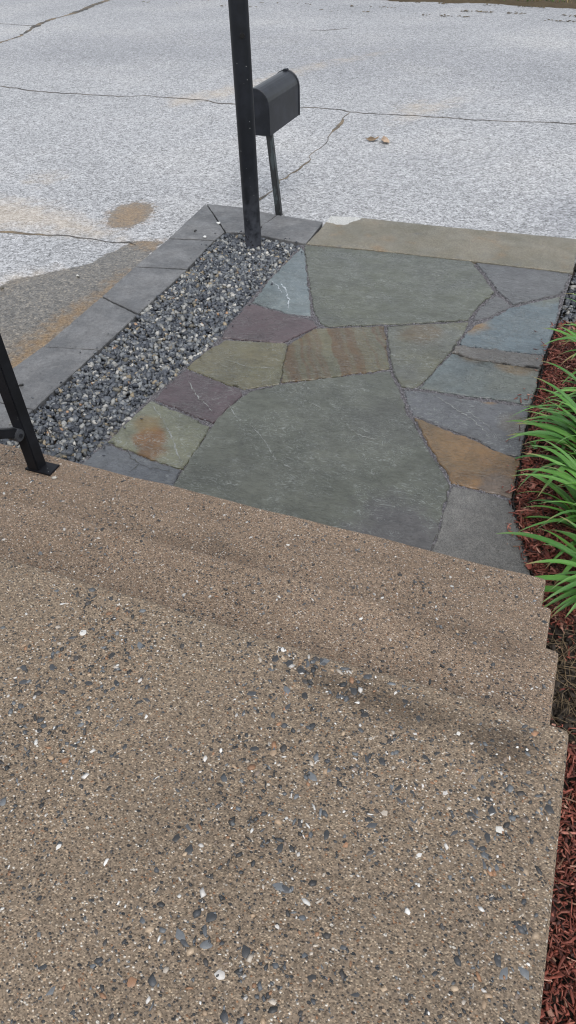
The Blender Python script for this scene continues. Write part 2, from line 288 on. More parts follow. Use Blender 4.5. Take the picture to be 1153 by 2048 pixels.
def mat_tint(name, rough, spec=.5, bump_scale=0, bump_d=0, var=.0, vscale=80):
    g = G(name); c = g.attr('tint')
    if var:
        k = g.noise(vscale, 4)
        c = g.mix(1., c, g.ramp(k, [(.25, 1 - var), (.75, 1 + var * .6)]), 'MULTIPLY')
    nm = g.bump(g.noise(bump_scale, 4), bump_d, .8) if bump_scale else None
    return g.out(c, rough, nm, spec)

def mat_flag(name, a, b, seed=0, rot=0., stripe=None, patch=None, ridge=.3, cleft=1., scale=1., rough=(.28, .50), aniso=2.4, grain=.5):
    """natural-cleft stone: ground colours a/b, optional stripe (colour, width, offset, angle) and patch (colour, centre, radius)"""
    g = G(name); rs = random.Random(seed)
    off = (rs.uniform(-9, 9), rs.uniform(-9, 9), rs.uniform(-9, 9))
    v = g.map(loc=off, rot=(0, 0, rot), scale=(1, aniso, 1))
    n1 = g.noise(7.5 * scale, 3.2, .55, 1.8, v)
    n2 = g.noise(1.9, 5, .6, .3, g.map(loc=off))
    c = g.mix(g.mr(n2, .3, .7), a, b)
    if stripe:
        sc, wdt, so, ang = stripe[:4]; ctr = stripe[4]
        sv = g.n('SeparateXYZ', {0: g.map(g.map(loc=(-ctr[0], -ctr[1], 0)), rot=(0, 0, ang))}).outputs[0]
        sv = g.math('ADD', sv, g.math('MULTIPLY', g.math('SUBTRACT', g.noise(4, 5, .6, .5), .5), wdt * 1.3))
        band = g.n('TexNoise', {'W': g.math('MULTIPLY', sv, 1.0 / wdt), 'Scale': 1.0, 'Detail': 3., 'Roughness': .6}, noise_dimensions='1D').outputs['Fac']
        f = g.math('MULTIPLY', g.mr(band, .42 + so, .62 + so), stripe[5] if len(stripe) > 5 else .9)
        c = g.mix(f, c, sc)
    for pt in (patch or []):
        pc, ctr, rad, amt = pt
        dv = g.n('VectorMath', {0: g.pos, 1: (ctr[0], ctr[1], 0)}, operation='DISTANCE').outputs['Value']
        dv = g.math('ADD', dv, g.math('MULTIPLY', g.math('SUBTRACT', g.noise(6, 6, .65), .5), rad * 1.5))
        c = g.mix(g.math('MULTIPLY', g.mr(dv, rad, rad * .45), amt), c, pc)
    # terraces = thin cleavage layers ending in curved lips
    t = g.math('MULTIPLY', n1, 8.0)
    fr = g.math('FRACT', t)
    lip = g.math('MULTIPLY', g.mr(fr, .0, .10), 1.0)
    ht = g.math('ADD', g.math('FLOOR', t), lip)
    edge = g.math('MULTIPLY', g.mr(fr, .30, .12), g.mr(g.noise(5, 4, .6, 0, g.map(loc=(off[1], off[0], 3))), .41, .54))
    edge = g.math('MULTIPLY', edge, g.mr(fr, 0.0, .04))
    c = g.mix(g.math('MULTIPLY', edge, min(1., ridge * 1.2)), c, (.33, .35, .335))  # pale lips: sky glints on wet ridges and mineral residue, painted in
    damp = g.noise(2.7, 4, .6, .4, g.map(loc=(off[2], off[0], 1)))
    c = g.mix(1., c, g.ramp(damp, [(.34, .62), (.62, .98)]), 'MULTIPLY')
    speck = g.noise(330, 2, .5)
    c = g.mix(1., c, g.ramp(speck, [(.3, 1 - grain * .34), (.7, 1 + grain * .28)]), 'MULTIPLY')
    mott = g.noise(24, 5, .65)
    c = g.mix(1., c, g.ramp(mott, [(.3, .78), (.7, 1.18)]), 'MULTIPLY')
    c = g.n('HueSaturation', {'Color': c, 'Saturation': 1.14, 'Value': .98}).outputs[0]
    nb = g.bump(ht, .0030 * cleft, 1.)
    nb = g.bump(g.noise(30, 6, .62, .9, v), .0075 * cleft, .6, nb)
    nb = g.bump(speck, .0008, .5 * grain, nb)
    rg = g.math('ADD', g.mr(g.noise(11, 4), .3, .7, rough[0] - .04, rough[1] - .08), g.mr(damp, .36, .58, -.10, .06))
    return g.out(c, rg, nb, .5)

def mat_block():
    g = G('grey_bluestone_block')
    c = g.mix(g.mr(g.noise(4, 6, .65), .35, .65), (.095, .097, .100), (.150, .150, .150))
    sp = g.noise(260, 3, .6)
    c = g.mix(1., c, g.ramp(sp, [(.3, .78), (.7, 1.18)]), 'MULTIPLY')
    d, cc = g.vor(75, vec=g.map(scale=(1.6, .6, 1))); r = g.sep(cc)[0]
    pit = g.math('MULTIPLY', g.mr(d, .26, .12), g.math('GREATER_THAN', r, .86))
    c = g.mix(g.math('MULTIPLY', pit, .7), c, (.03, .031, .034))
    c = g.mix(g.math('MULTIPLY', g.mr(g.noise(14, 6, .7), .52, .72), .34), c, (.23, .23, .225))
    c = g.mix(1., c, g.ramp(g.noise(45, 6, .7), [(.3, .72), (.7, 1.2)]), 'MULTIPLY')
    c = g.mix(g.math('MULTIPLY', g.mr(g.noise(5, 5, .65, .6), .54, .70), .4), c, (.065, .067, .07))
    nb = g.bump(g.math('SUBTRACT', g.noise(50, 6, .65), pit), .004, .8)
    return g.out(c, g.mr(g.noise(9, 4), .3, .7, .42, .68), g.bump(sp, .0007, .6, nb), .45)

def mat_slab(dry):
    g = G('sandblasted_brown_slab')
    c = g.mix(g.mr(g.noise(2.6, 6, .6), .32, .68), (.125, .117, .088), (.175, .158, .120))
    c = g.mix(g.math('MULTIPLY', g.mr(g.noise(4.3, 5, .6, 0, g.map(loc=(4, 1, 2))), .53, .72), .6), c, (.20, .135, .075))
    c = g.mix(g.math('MULTIPLY', g.mr(g.noise(6, 5, .6, 0, g.map(loc=(1, 7, 2))), .6, .74), .7), c, (.085, .086, .084))
    x = g.n('VectorMath', {0: g.pos, 1: dry}, operation='DISTANCE').outputs['Value']
    x = g.math('ADD', x, g.math('MULTIPLY', g.math('SUBTRACT', g.noise(9, 5), .5), .16))
    c = g.mix(g.mr(x, .165, .15), c, (.42, .42, .40))
    _, cc = g.vor(230); r = g.sep(cc)[0]
    c = g.mix(1., c, g.ramp(r, [(0, .72), (.6, 1.0), (1, 1.4)]), 'MULTIPLY')
    nb = g.bump(r, .0015, .6)
    return g.out(c, g.mr(g.noise(8, 4), .3, .7, .45, .7), nb, .45)

def mat_joint():
    g = G('stone_dust')
    _, c1 = g.vor(300); r, r2, _x = g.sep(c1)
    c = g.ramp(r, [(0, (.07, .07, .075)), (.3, (.115, .112, .12)), (.8, (.16, .152, .16)), (.95, (.3, .28, .28))], 'CONSTANT')
    return g.out(c, .8, g.bump(r, .004, .9), .3)

def mat_soil():
    g = G('damp_soil')
    c = g.mix(g.noise(14, 7, .65), (.018, .014, .011), (.05, .04, .032))
    _, cc = g.vor(150); r = g.sep(cc)[0]
    c = g.mix(1., c, g.ramp(r, [(0, .6), (1, 1.5)]), 'MULTIPLY')
    return g.out(c, .8, g.bump(g.noise(40, 8, .7), .02, .9), .3)

def mat_steel(name='black_painted_steel', base=(.007, .0075, .0095), dusty=.5, zfade=None):
    g = G(name)
    c = g.mix(g.mr(g.noise(7, 6, .65), .4, .75), base, tuple(b * 1.9 for b in base))
    d, cc = g.vor(62); r, r2, _x = g.sep(cc)
    spot = g.math('MULTIPLY', g.mr(d, .16, .08), g.math('GREATER_THAN', r, .90))
    c = g.mix(g.math('MULTIPLY', spot, dusty), c, (.38, .39, .40))
    sc = g.mr(g.noise(9, 7, .75, 0, g.map(scale=(1, 1, .35))), .66, .74)
    c = g.mix(g.math('MULTIPLY', sc, .35 * dusty), c, (.16, .17, .19))
    rough = .5
    if zfade:
        z = g.n('SeparateXYZ', {0: g.pos}).outputs[2]
        low = g.mr(z, zfade[1], zfade[0])
        haze = g.math('MULTIPLY', low, g.mr(g.noise(16, 5, .6), .3, .62))
        c = g.mix(g.math('MULTIPLY', haze, .75), c, (.060, .064, .076))
        chip = g.math('MULTIPLY', low, g.mr(g.noise(26, 5, .6), .60, .64))
        c = g.mix(chip, c, (.007, .007, .007))
        c = g.mix(g.math('MULTIPLY', spot, .6), c, (.42, .42, .42))
    return g.out(c, rough, g.bump(g.noise(120, 4), .0006, .5), .2)

def mat_mailbox():
    g = G('black_mailbox_enamel')
    c = g.mix(g.mr(g.noise(9, 6, .65), .4, .7), (.008, .0095, .013), (.017, .019, .026))
    c = g.mix(g.math('MULTIPLY', g.mr(g.noise(13, 6, .7, 2.), .60, .78), .30), c, (.13, .15, .19))
    return g.out(c, .42, g.bump(g.noise(6, 3), .003, .4), .3)

def mat_mail_post():
    g = G('flaking_green_black_paint')
    f = g.mr(g.noise(22, 5, .6, 0, g.map(scale=(1, 1, .35))), .50, .54)
    c = g.mix(f, (.009, .010, .011), (.030, .040, .042))
    return g.out(c, .5, g.bump(f, .001, .7), .5)

def mat_leaf():
    g = G('daylily_leaf')
    oi = g.n('ObjectInfo').outputs['Random']
    u = g.n('Attribute', attribute_name='along').outputs['Color']; al, ac, _x = g.sep(u)
    c = g.mix(oi, (.036, .130, .016), (.105, .265, .040))
    c = g.mix(g.mr(al, .8, 1.0), c, (.12, .21, .06))
    dead = g.math('GREATER_THAN', g.math('FRACT', g.math('MULTIPLY', oi, 37.)), .95)
    tip = g.math('MULTIPLY', g.mr(al, .86, .97), g.math('GREATER_THAN', g.math('FRACT', g.math('MULTIPLY', oi, 91.)), .6))
    c = g.mix(g.math('MAXIMUM', g.math('MULTIPLY', dead, .85), g.math('MULTIPLY', tip, .8)), c, (.24, .17, .075))
    c = g.mix(g.mr(al, .25, 0), c, (.09, .17, .055))
    vein = g.n('TexWave', {'Vector': u, 'Scale': 9.0, 'Distortion': 0.4}, bands_direction='Y').outputs['Fac']
    c = g.mix(1., c, g.ramp(vein, [(0, .86), (1, 1.1)]), 'MULTIPLY')
    drop = g.math('MULTIPLY', g.mr(g.vor(130)[0], .17, .10), g.math('GREATER_THAN', g.sep(g.vor(130)[1])[0], .88))
    c = g.mix(g.math('MULTIPLY', drop, .35), c, (.5, .55, .5))
    g.b.inputs['Subsurface Weight'].default_value = 0.0
    g.b.inputs['Transmission Weight'].default_value = 0.0
    return g.out(c, .36, g.bump(vein, .0006, .5), .5)

def mat_plain(name, col, rough=.7, var=.3, scale=30):
    g = G(name)
    c = g.mix(1., col, g.ramp(g.noise(scale, 5), [(.3, 1 - var), (.7, 1 + var)]), 'MULTIPLY')
    return g.out(c, rough, g.bump(g.noise(scale * 3, 4), .001, .6), .4)

def mat_crack(k=1.):
    g = G('crack_dirt')
    c = g.mix(g.math('MULTIPLY', g.mr(g.noise(3, 4), .38, .66), k), (.075, .072, .068), (.21, .165, .11))
    c = g.mix(1., c, g.ramp(g.noise(120, 3), [(.3, .6), (.7, 1.4)]), 'MULTIPLY')
    return g.out(c, .9, g.bump(g.noise(80, 4), .004, .8), .2)

M_road, M_joint, M_soil, M_block = mat_road(), mat_joint(), mat_soil(), mat_block()
M_step = mat_concrete('exposed_aggregate_steps', (.97, .90, .855), .9, ((*PTS['sm3'], .22, .06, .5), (*PTS['sm4'], .25, .07, .35)))
M_land = mat_concrete('exposed_aggregate_landing', (.91, .875, .825), .86, ((*PTS['sm1'], .20, .045, .75), (*PTS['sm2'], .07, .05, .8)))
M_gravel = mat_tint('crushed_stone', .5, .5, 140, .002, .35, 90)
M_peb = mat_tint('aggregate_pebble', .5, .5, 0, 0, .2, 160)
M_chip = mat_tint('dyed_wood_chip', .7, .35, 260, .0015, .4, 120)
M_steel = mat_steel()
M_pole = mat_steel('weathered_pole_paint', (.006, .007, .0095), .6, (.0, .55))
M_leaf = mat_leaf()
M_black = mat_plain('hole_shade_black', (.003, .003, .003), .9)

# ---------------------------------------------------------------- the setting: road, ground, verge
ROAD_Z = -.06
def grid_axis(a, fa, fb, b, fine, coarse):
    return np.concatenate([np.arange(a, fa, coarse), np.arange(fa, fb, fine), np.arange(fb, b + coarse, coarse)])

def road_far(x): return 15.75 - .118 * (x + .73)

def build_road():
    xs = grid_axis(-45, -7.0, .7, 20, .028, .9)
    ys = grid_axis(-6, 1.4, 7.2, 15.2, .028, .4)
    X, Y = np.meshgrid(xs, ys)
    Yw = Y + np.where(Y > 9, (Y - 9) / (15.2 - 9), 0) * (road_far(X) - 15.2)
    P = np.stack([X, Yw], -1)
    z = ROAD_Z + .006 * np.sin(X * 1.3 + .4) * np.sin(Y * .9)
    A = np.zeros(X.shape + (4,))
    def field(polys, soft):
        f = np.zeros(X.shape)
        for q in polys:
            d = poly_dist(q, P); s = np.where(inside(q, P), d, -d)
            f = np.maximum(f, np.clip(.5 + s / (2 * soft), 0, 1))
        return f
    A[..., 0] = field(STAINS['wet'], .07)
    A[..., 1] = field(STAINS['silt'], .20)
    A[..., 2] = field(STAINS['sand'], .30)
    A[..., 3] = np.maximum(np.maximum(field(STAINS['dark'][:1], .22), .6 * field(STAINS['dark'][1:], .8)), .5 * np.clip((Yw - 11.5) / 4, 0, 1))
    nx, ny = len(xs), len(ys)
    i = np.arange(ny - 1)[:, None] * nx + np.arange(nx - 1)[None]
    F = np.stack([i, i + 1, i + nx + 1, i + nx], -1).reshape(-1, 4)
    me = np_mesh('road', np.stack([X, Yw, z], -1).reshape(-1, 3), F, True, {'stain': A.reshape(-1, 4)})
    return tag(link('road', me, M_road), 'pale worn asphalt road with cracks and wet stains', None, None, 'structure')
road = build_road()

def road_z(x, y): return ROAD_Z + .006 * math.sin(x * 1.3 + .4) * math.sin(y * .9)

def ribbon(name, pts, wmin, wmax, zoff, mat, parent, seed):
    rs = random.Random(seed); dense = []
    for (a, b) in zip(pts, pts[1:]):
        L = math.dist(a, b); k = max(2, int(L / .07))
        for j in range(k):
            t = j / k; dense.append((a[0] + (b[0] - a[0]) * t + rs.gauss(0, .011), a[1] + (b[1] - a[1]) * t + rs.gauss(0, .011)))
    dense.append(pts[-1]); bm = bmesh.new(); prev = None; ww = (wmin + wmax) / 2
    for j, q in enumerate(dense):
        a = dense[max(j - 1, 0)]; b = dense[min(j + 1, len(dense) - 1)]
        d = Vector((b[0] - a[0], b[1] - a[1])).normalized(); nrm = Vector((-d.y, d.x))
        ww = min(wmax, max(wmin, ww + rs.gauss(0, (wmax - wmin) * .3)))
        e = ww * (.25 if j in (0, len(dense) - 1) else 1) * .5
        z = road_z(*q)
        vs = [bm.verts.new((q[0] + nrm.x * e * s, q[1] + nrm.y * e * s, z + zoff * h)) for s, h in ((-1, .6), (-.35, 1.2), (.4, 1.1), (1, .6))]
        if prev:
            for m in range(3): bm.faces.new((prev[m], prev[m + 1], vs[m + 1], vs[m]))
        prev = vs
    return bm_obj(name, bm, mat, parent)

M_crack, M_crack2 = mat_crack(), mat_crack(.35)
for i, (c, (a, b)) in enumerate(zip(CRACKS, ((.008, .03), (.006, .045), (.04, .16), (.010, .04), (.012, .035), (.012, .03)))):
    ribbon('crack', c, a, b, .004, (M_crack2 if i in (0, 4, 5) else M_crack), road, i)

def build_ground():
    n = 60
    xs = np.linspace(-160, 160, n); ys = np.linspace(-80, 200, n)
    X, Y = np.meshgrid(xs, ys)
    Z = np.full(X.shape, -.35)
    i = np.arange(n - 1)[:, None] * n + np.arange(n - 1)[None]
    F = np.stack([i, i + 1, i + n + 1, i + n], -1).reshape(-1, 4)
    return tag(link('ground', np_mesh('ground', np.stack([X, Y, Z], -1).reshape(-1, 3), F), mat_plain('rough_earth', (.06, .055, .03), .9, .5, 2)), 'rough earth and grass beyond the road', None, None, 'structure')
build_ground()

def build_verge():
    xs = np.arange(-45, 20, .12); ts = np.array([-.0, .12, .35, .8, 2, 6, 14.])
    V = []
    for t in ts:
        for x in xs:
            j = .10 * math.sin(x * 2.1) + .06 * math.sin(x * 5.3 + 1) + rng.normal(0, .03)
            V.append((x, road_far(x) + (j - .16 if t < .3 else 0) + t, -.075 if t == 0 else -.03 + min(t, 2) * .03 + rng.normal(0, .012)))
    nx = len(xs); i = np.arange(len(ts) - 1)[:, None] * nx + np.arange(nx - 1)[None]
    F = np.stack([i, i + 1, i + nx + 1, i + nx], -1).reshape(-1, 4)
    g = G('verge_dirt')
    c = g.mix(g.noise(3, 7, .7), (.045, .036, .022), (.10, .075, .045))
    m = g.out(c, .9, g.bump(g.noise(12, 7), .05, .8), .2)
    tag(link('verge', np_mesh('verge', V, F, True), m), 'strip of bare dirt along the far road edge', None, None, 'structure')
    n = 2600
    x = rng.uniform(-14, 4, n); t = rng.exponential(.55, n) + .05
    P = np.stack([x, road_far(x) + t, np.full(n, -.02)], -1)
    blade = np.array([[[-.5, 0, 0], [.5, 0, 0], [.15, .25, .7], [0, .7, 1.0]]])
    f = np.array([[0, 1, 2], [0, 2, 3]])
    sc = np.stack([np.full(n, .02), rng.uniform(.03, .12, n), rng.uniform(.05, .13, n)], -1)
    a = rng.uniform(0, 6.28, n); rot = np.zeros((n, 3, 3)); rot[:, 0, 0] = np.cos(a); rot[:, 0, 1] = -np.sin(a); rot[:, 1, 0] = np.sin(a); rot[:, 1, 1] = np.cos(a); rot[:, 2, 2] = 1
    k = rng.random(n)[:, None]
    cols = np.where(rng.random((n, 1)) < .55, (.05 + .03 * k, .085 + .05 * k, .025 + 0 * k) if False else np.concatenate([.05 + .03 * k, .085 + .05 * k, .025 + .01 * k], 1), np.concatenate([.16 + .08 * k, .12 + .06 * k, .06 + .03 * k], 1))
    tag(link('grass', scatter_mesh('grass', blade, f, P, sc, rot, cols), mat_tint('verge_grass', .8, .3)), 'sparse grass and dry stalks on the far verge', None, None, 'stuff')
    # windblown needles and dirt on the road near the verge
    n = 700
    x = np.concatenate([rng.uniform(-3.2, .6, 480), rng.uniform(-10, -3, 220)])
    row = rng.choice([0, 1, 2], n, p=[.4, .35, .25])
    t = -.25 - np.array([.0, .75, 1.35])[row] + rng.normal(0, .05, n)
    clump = (np.sin(x * 3.1 + row * 2) + np.sin(x * 7.7 + row)) > .1
    x, t = x[clump], t[clump]; n = len(x)
    P = np.stack([x, road_far(x) + t, np.full(n, -.052)], -1)
    sc = np.stack([rng.uniform(.01, .05, n), rng.uniform(.006, .018, n), rng.uniform(.002, .005, n)], -1)
    cols = np.array([[.10, .08, .05]]) * rng.uniform(.6, 1.7, (n, 1))
    tag(link('road_debris', scatter_mesh('road_debris', ICO_V[None], ICO_F, P, sc, rot_mats(n, .12, True), cols), mat_tint('debris', .9, .2)), 'scattered dirt and needles lying on the asphalt by the verge', None, None, 'stuff')
build_verge()

# soil under the beds (butts against the path and steps; sits just above the road sheet)
bm = bmesh.new()
pe = [(x, y) for x, y in PATH_EDGE]
outer = [(2.6, 4.75), (2.6, -2.0), (.215, -2.0), (.215, 1.60)]
top = [(pe[0][0] + .02, 4.85)]
ring = top + [(x - .02, y) for x, y in pe] + list(reversed(outer[1:])) + [outer[0]]
bm.faces.new([bm.verts.new((x, y, -.045)) for x, y in ring])
bmesh.ops.triangulate(bm, faces=bm.faces)
tag(bm_obj('soil', bm, M_soil), 'dark damp soil of the planting bed beside the steps', None, None, 'structure')

# ---------------------------------------------------------------- concrete steps
X_R, X_L = .206, -2.75
NOSE = [(1.631, .202), (1.333, .404), (1.033, .606), (.712, .808)]
steps = tag(empty('front_steps', (-1.2, .9, 0)), 'brown exposed aggregate concrete front steps with pebbled top landing', 'steps')
def child_at(o, root):
    o.parent = root; o.matrix_parent_inverse = Matrix.Translation(-root.location)
    return o

def rounded_block(name, x0, x1, y0, y1, z0, z1, mat, rad=.009, seed=0):
    bm = bmesh.new()
    bmesh.ops.create_cube(bm, size=1, matrix=Matrix.Translation(((x0 + x1) / 2, (y0 + y1) / 2, (z0 + z1) / 2)) @ Matrix.Diagonal((x1 - x0, y1 - y0, z1 - z0, 1)))
    es = [e for e in bm.edges if all(v.co.y > y1 - .001 and v.co.z > z1 - .001 for v in e.verts) or all(v.co.x > x1 - .001 and v.co.z > z1 - .001 for v in e.verts) or all(v.co.x > x1 - .001 and v.co.y > y1 - .001 for v in e.verts)]
    bmesh.ops.bevel(bm, geom=es, offset=rad, segments=3, profile=.5, affect='EDGES')
    # cut along the nosing so that the edge can waver a little like cast concrete
    for k in range(1, 40):
        xx = x0 + (x1 - x0) * k / 40
        bmesh.ops.bisect_plane(bm, geom=bm.verts[:] + bm.edges[:] + bm.faces[:], plane_co=(xx, 0, 0), plane_no=(1, 0, 0))
    rs = random.Random(seed); ph = rs.uniform(0, 6)
    for v in bm.verts:
        if v.co.y > y1 - rad * 1.2 and v.co.x < x1 - .03:
            v.co.y += .0025 * math.sin(v.co.x * 9 + ph) + .0016 * math.sin(v.co.x * 23 + ph * 2)
            if v.co.z > z1 - rad * 1.2: v.co.z += .001 * math.sin(v.co.x * 14 + ph)
    o = bm_obj(name, bm, mat)
    return o

treads = []
for k, (y, z) in enumerate(NOSE):
    if k < 3: o = rounded_block('step', X_L, X_R, NOSE[k + 1][0] + .003, y, -.12, z, M_step, seed=k)
    else: o = rounded_block('landing', X_L, X_R, -2.2, y, -.12, z, M_land, .011, seed=k)
    treads.append(child_at(o, steps))
tag(treads[3], 'top landing with large dark and white pebbles')

# pebbles exposed in the concrete
DARK = [(.034, .036, .038), (.052, .055, .059), (.078, .084, .090), (.028, .028, .028), (.12, .128, .134), (.046, .042, .039)]
LIGHT = [(.46, .44, .41), (.54, .53, .50), (.40, .35, .29)]
WARM = [(.28, .20, .13), (.24, .13, .07), (.33, .25, .17), (.17, .13, .10)]
def peb_colors(n, pl=.14, pw=.2):
    k = rng.random(n); out = np.zeros((n, 3))
    for i in range(n):
        s = LIGHT if k[i] < pl else WARM if k[i] < pl + pw else DARK
        out[i] = random.choice(s)
    return out * rng.uniform(.8, 1.25, (n, 1))
def peb_shapes(m=14):
    out = []
    for _ in range(m):
        v = ICO_V * (1 + rng.normal(0, .23, (len(ICO_V), 1)))
        v[:, 1] *= rng.uniform(.35, .9); v[:, 0] += v[:, 1] * rng.normal(0, .4)
        out.append(v)
    return np.array(out)
PSH = peb_shapes()
def cluster(x, y):
    """pebbles crowd towards the landing's front edge and right-hand corner"""
    c = .95 * np.exp(-(((x - .03) / .13) ** 2 + ((y - .54) / .12) ** 2)) + .4 * np.exp(-((y - .69) / .05) ** 2) * (x > -.45) * (x < -.1)
    c = c + .15 * np.exp(-(((x + .45) / .25) ** 2 + ((y - .50) / .12) ** 2))
    return c + .18 * (np.sin(x * 9 + 2 * np.sin(y * 7)) * np.sin(y * 11 + x * 3) + 1)

def pebble_layer(tread, x0, x1, y0, y1, z, n, rlo, rhi, nbig, use_cluster, big_at=()):
    P = np.stack([rng.uniform(x0, x1, n * 4), rng.uniform(y0, y1, n * 4)], -1)
    if use_cluster: keep = rng.random(n * 4) < np.clip(.14 + .55 * cluster(P[:, 0], P[:, 1]), 0, 1)
    else: keep = rng.random(n * 4) < .34 + .4 * (np.sin(P[:, 0] * 6 + P[:, 1] * 9) * np.sin(P[:, 0] * 13) + .5).clip(0, 1)
    P = P[keep][:n]; n = len(P)
    r = rlo * (rhi / rlo) ** (rng.random(n) ** 3.0)
    if use_cluster: r *= 1 + .35 * np.clip(cluster(P[:, 0], P[:, 1]) - .35, 0, 1)
    order = np.argsort(-r); P, r = P[order], r[order]
    cols = peb_colors(n)
    small = slice(nbig, n)
    m = n - nbig
    hgt = r[small] * rng.uniform(.18, .3, m)
    q = np.concatenate([P[small], (z - hgt + rng.uniform(.0005, .0014, m))[:, None]], 1)
    sc = np.stack([r[small], r[small], hgt], -1)
    o = link('small_pebbles', scatter_mesh('small_pebbles', PSH, ICO_F, q, sc, rot_mats(m, .05, True), cols[small], True), M_peb)
    o['kind'] = 'stuff'; child_at(o, tread); o.matrix_parent_inverse = tread.matrix_parent_inverse.copy() @ Matrix()
    return P[:nbig], r[:nbig], cols[:nbig]

BIG_MESH = {}
def big_mesh(kind, i):
    if (kind, i) not in BIG_MESH:
        rd = kind in 'lwW'; v = ICO_V * (1 + rng.normal(0, .10 if rd else .23, (len(ICO_V), 1))); v[:, 1] *= rng.uniform(.6, .95) if rd else rng.uniform(.42, .88); v[:, 0] += v[:, 1] * rng.normal(0, .12 if rd else .4)
        base = {'d': DARK, 'l': LIGHT, 'w': WARM, 'b': [(.30, .36, .45)], 'W': [(.56, .54, .49)]}[kind]
        c = np.array(base[i % len(base)])
        BIG_MESH[kind, i] = np_mesh('pebble', v, ICO_F, True, {'tint': np.tile(np.append(c, 1), (len(v), 1))})
        BIG_MESH[kind, i].materials.append(M_peb)
    return BIG_MESH[kind, i]
def big_pebble(tread, x, y, z, r, kind, i):
    o = bpy.data.objects.new('pebble', big_mesh(kind, i)); COL.objects.link(o)
    h = min(r * .3, .004)
    o.location = (x, y, z - h + .0016); o.scale = (r, r, h); o.rotation_euler = (0, 0, random.uniform(0, 6.28))
    o.parent = tread; o.matrix_parent_inverse = Matrix.Translation(-steps.location) @ Matrix()
    return o
def inv_fix(tread):
    bpy.context.view_layer.update()
for k, (y, z) in enumerate(NOSE):
    t = treads[k]
    if k < 3: P, r, c = pebble_layer(t, -2.05, X_R - .012, NOSE[k + 1][0] - .0 + .01, y - .015, z, 2900, .0022, .0072, 18, False)
    else: P, r, c = pebble_layer(t, -1.35, X_R - .016, -.25, y - .016, z, 9000, .0022, .0088, 235, True)
    for j in range(len(P)):
        u = random.random(); kind = 'd' if u < .88 else 'l' if u < .93 else 'w'
        big_pebble(t, P[j, 0], P[j, 1], z, r[j], kind, random.randrange(8))
zl = NOSE[3][1]
for key, rr, kd in (('big_white', .0125, 'W'), ('blue', .0125, 'b'), ('w7', .0075, 'l'), ('w8', .0075, 'W')):
    big_pebble(treads[3], *PTS[key], zl, rr, kd, 1)
for o in COL.objects:
    if o.name.split('.')[0] in ('pebble', 'small_pebbles'): o.matrix_parent_inverse = Matrix()   # treads already sit in world coordinates

# ---------------------------------------------------------------- flagstone path
LAST_TOP = [None]
def stone(name, poly, mat, parent, top=0., thick=.045, bev=.0045, jit=.0026, step=.022, seed=0, tilt=0.):
    rs = random.Random(seed); pts = []
    if sum(a[0] * b[1] - b[0] * a[1] for a, b in zip(poly, poly[1:] + poly[:1])) < 0: poly = poly[::-1]
    for a, b in zip(poly, poly[1:] + poly[:1]):
        L = math.dist(a, b); k = max(1, int(L / step))
        for j in range(k):
            t = j / k; f = 0 if j == 0 else 1
            pts.append(Vector((a[0] + (b[0] - a[0]) * t + rs.gauss(0, jit) * f, a[1] + (b[1] - a[1]) * t + rs.gauss(0, jit) * f)))
    n = len(pts); inn = []
    for i in range(n):
        d1 = (pts[i] - pts[i - 1]); d2 = (pts[(i + 1) % n] - pts[i])
        d1 = d1.normalized() if d1.length > 1e-6 else d2.normalized(); d2 = d2.normalized() if d2.length > 1e-6 else d1
        nn = Vector((-(d1.y + d2.y), d1.x + d2.x))
        nn = nn.normalized() if nn.length > 1e-6 else Vector((-d1.y, d1.x))
        inn.append(pts[i] + nn * bev * rs.uniform(.7, 1.5))
    c = sum(pts, Vector((0, 0))) / n
    sx, sy = rs.gauss(0, tilt), rs.gauss(0, tilt)
    zt = lambda p: top + (p - c).x * sx + (p - c).y * sy
    LAST_TOP[0] = lambda x, y: top + (x - c.x) * sx + (y - c.y) * sy
    bm = bmesh.new()
    A = [bm.verts.new((p.x, p.y, zt(p))) for p in inn]
    B = [bm.verts.new((p.x, p.y, zt(p) - bev * rs.uniform(.6, 1.3))) for p in pts]
    C = [bm.verts.new((p.x, p.y, top - thick)) for p in pts]
    bm.faces.new(A)
    for i in range(n):
        j = (i + 1) % n
        bm.faces.new((B[i], B[j], A[j], A[i])); bm.faces.new((C[i], C[j], B[j], B[i]))
    bmesh.ops.triangulate(bm, faces=[f for f in bm.faces if len(f.verts) > 4])
    return bm_obj(name, bm, mat, parent)

def grow(poly, d):
    if sum(a[0] * b[1] - b[0] * a[1] for a, b in zip(poly, poly[1:] + poly[:1])) < 0: poly = poly[::-1]
    out = []; n = len(poly)
    for i in range(n):
        p = Vector(poly[i]); a = (p - Vector(poly[i - 1])).normalized(); b = (Vector(poly[(i + 1) % n]) - p).normalized()
        q = Vector((a.y + b.y, -a.x - b.x)); q = q.normalized() * d if q.length > .2 else Vector((0, 0))
        out.append((p.x + q.x, p.y + q.y if poly[i][1] > 1.66 or d < .003 else max(p.y + q.y, 1.6345)))
    return out

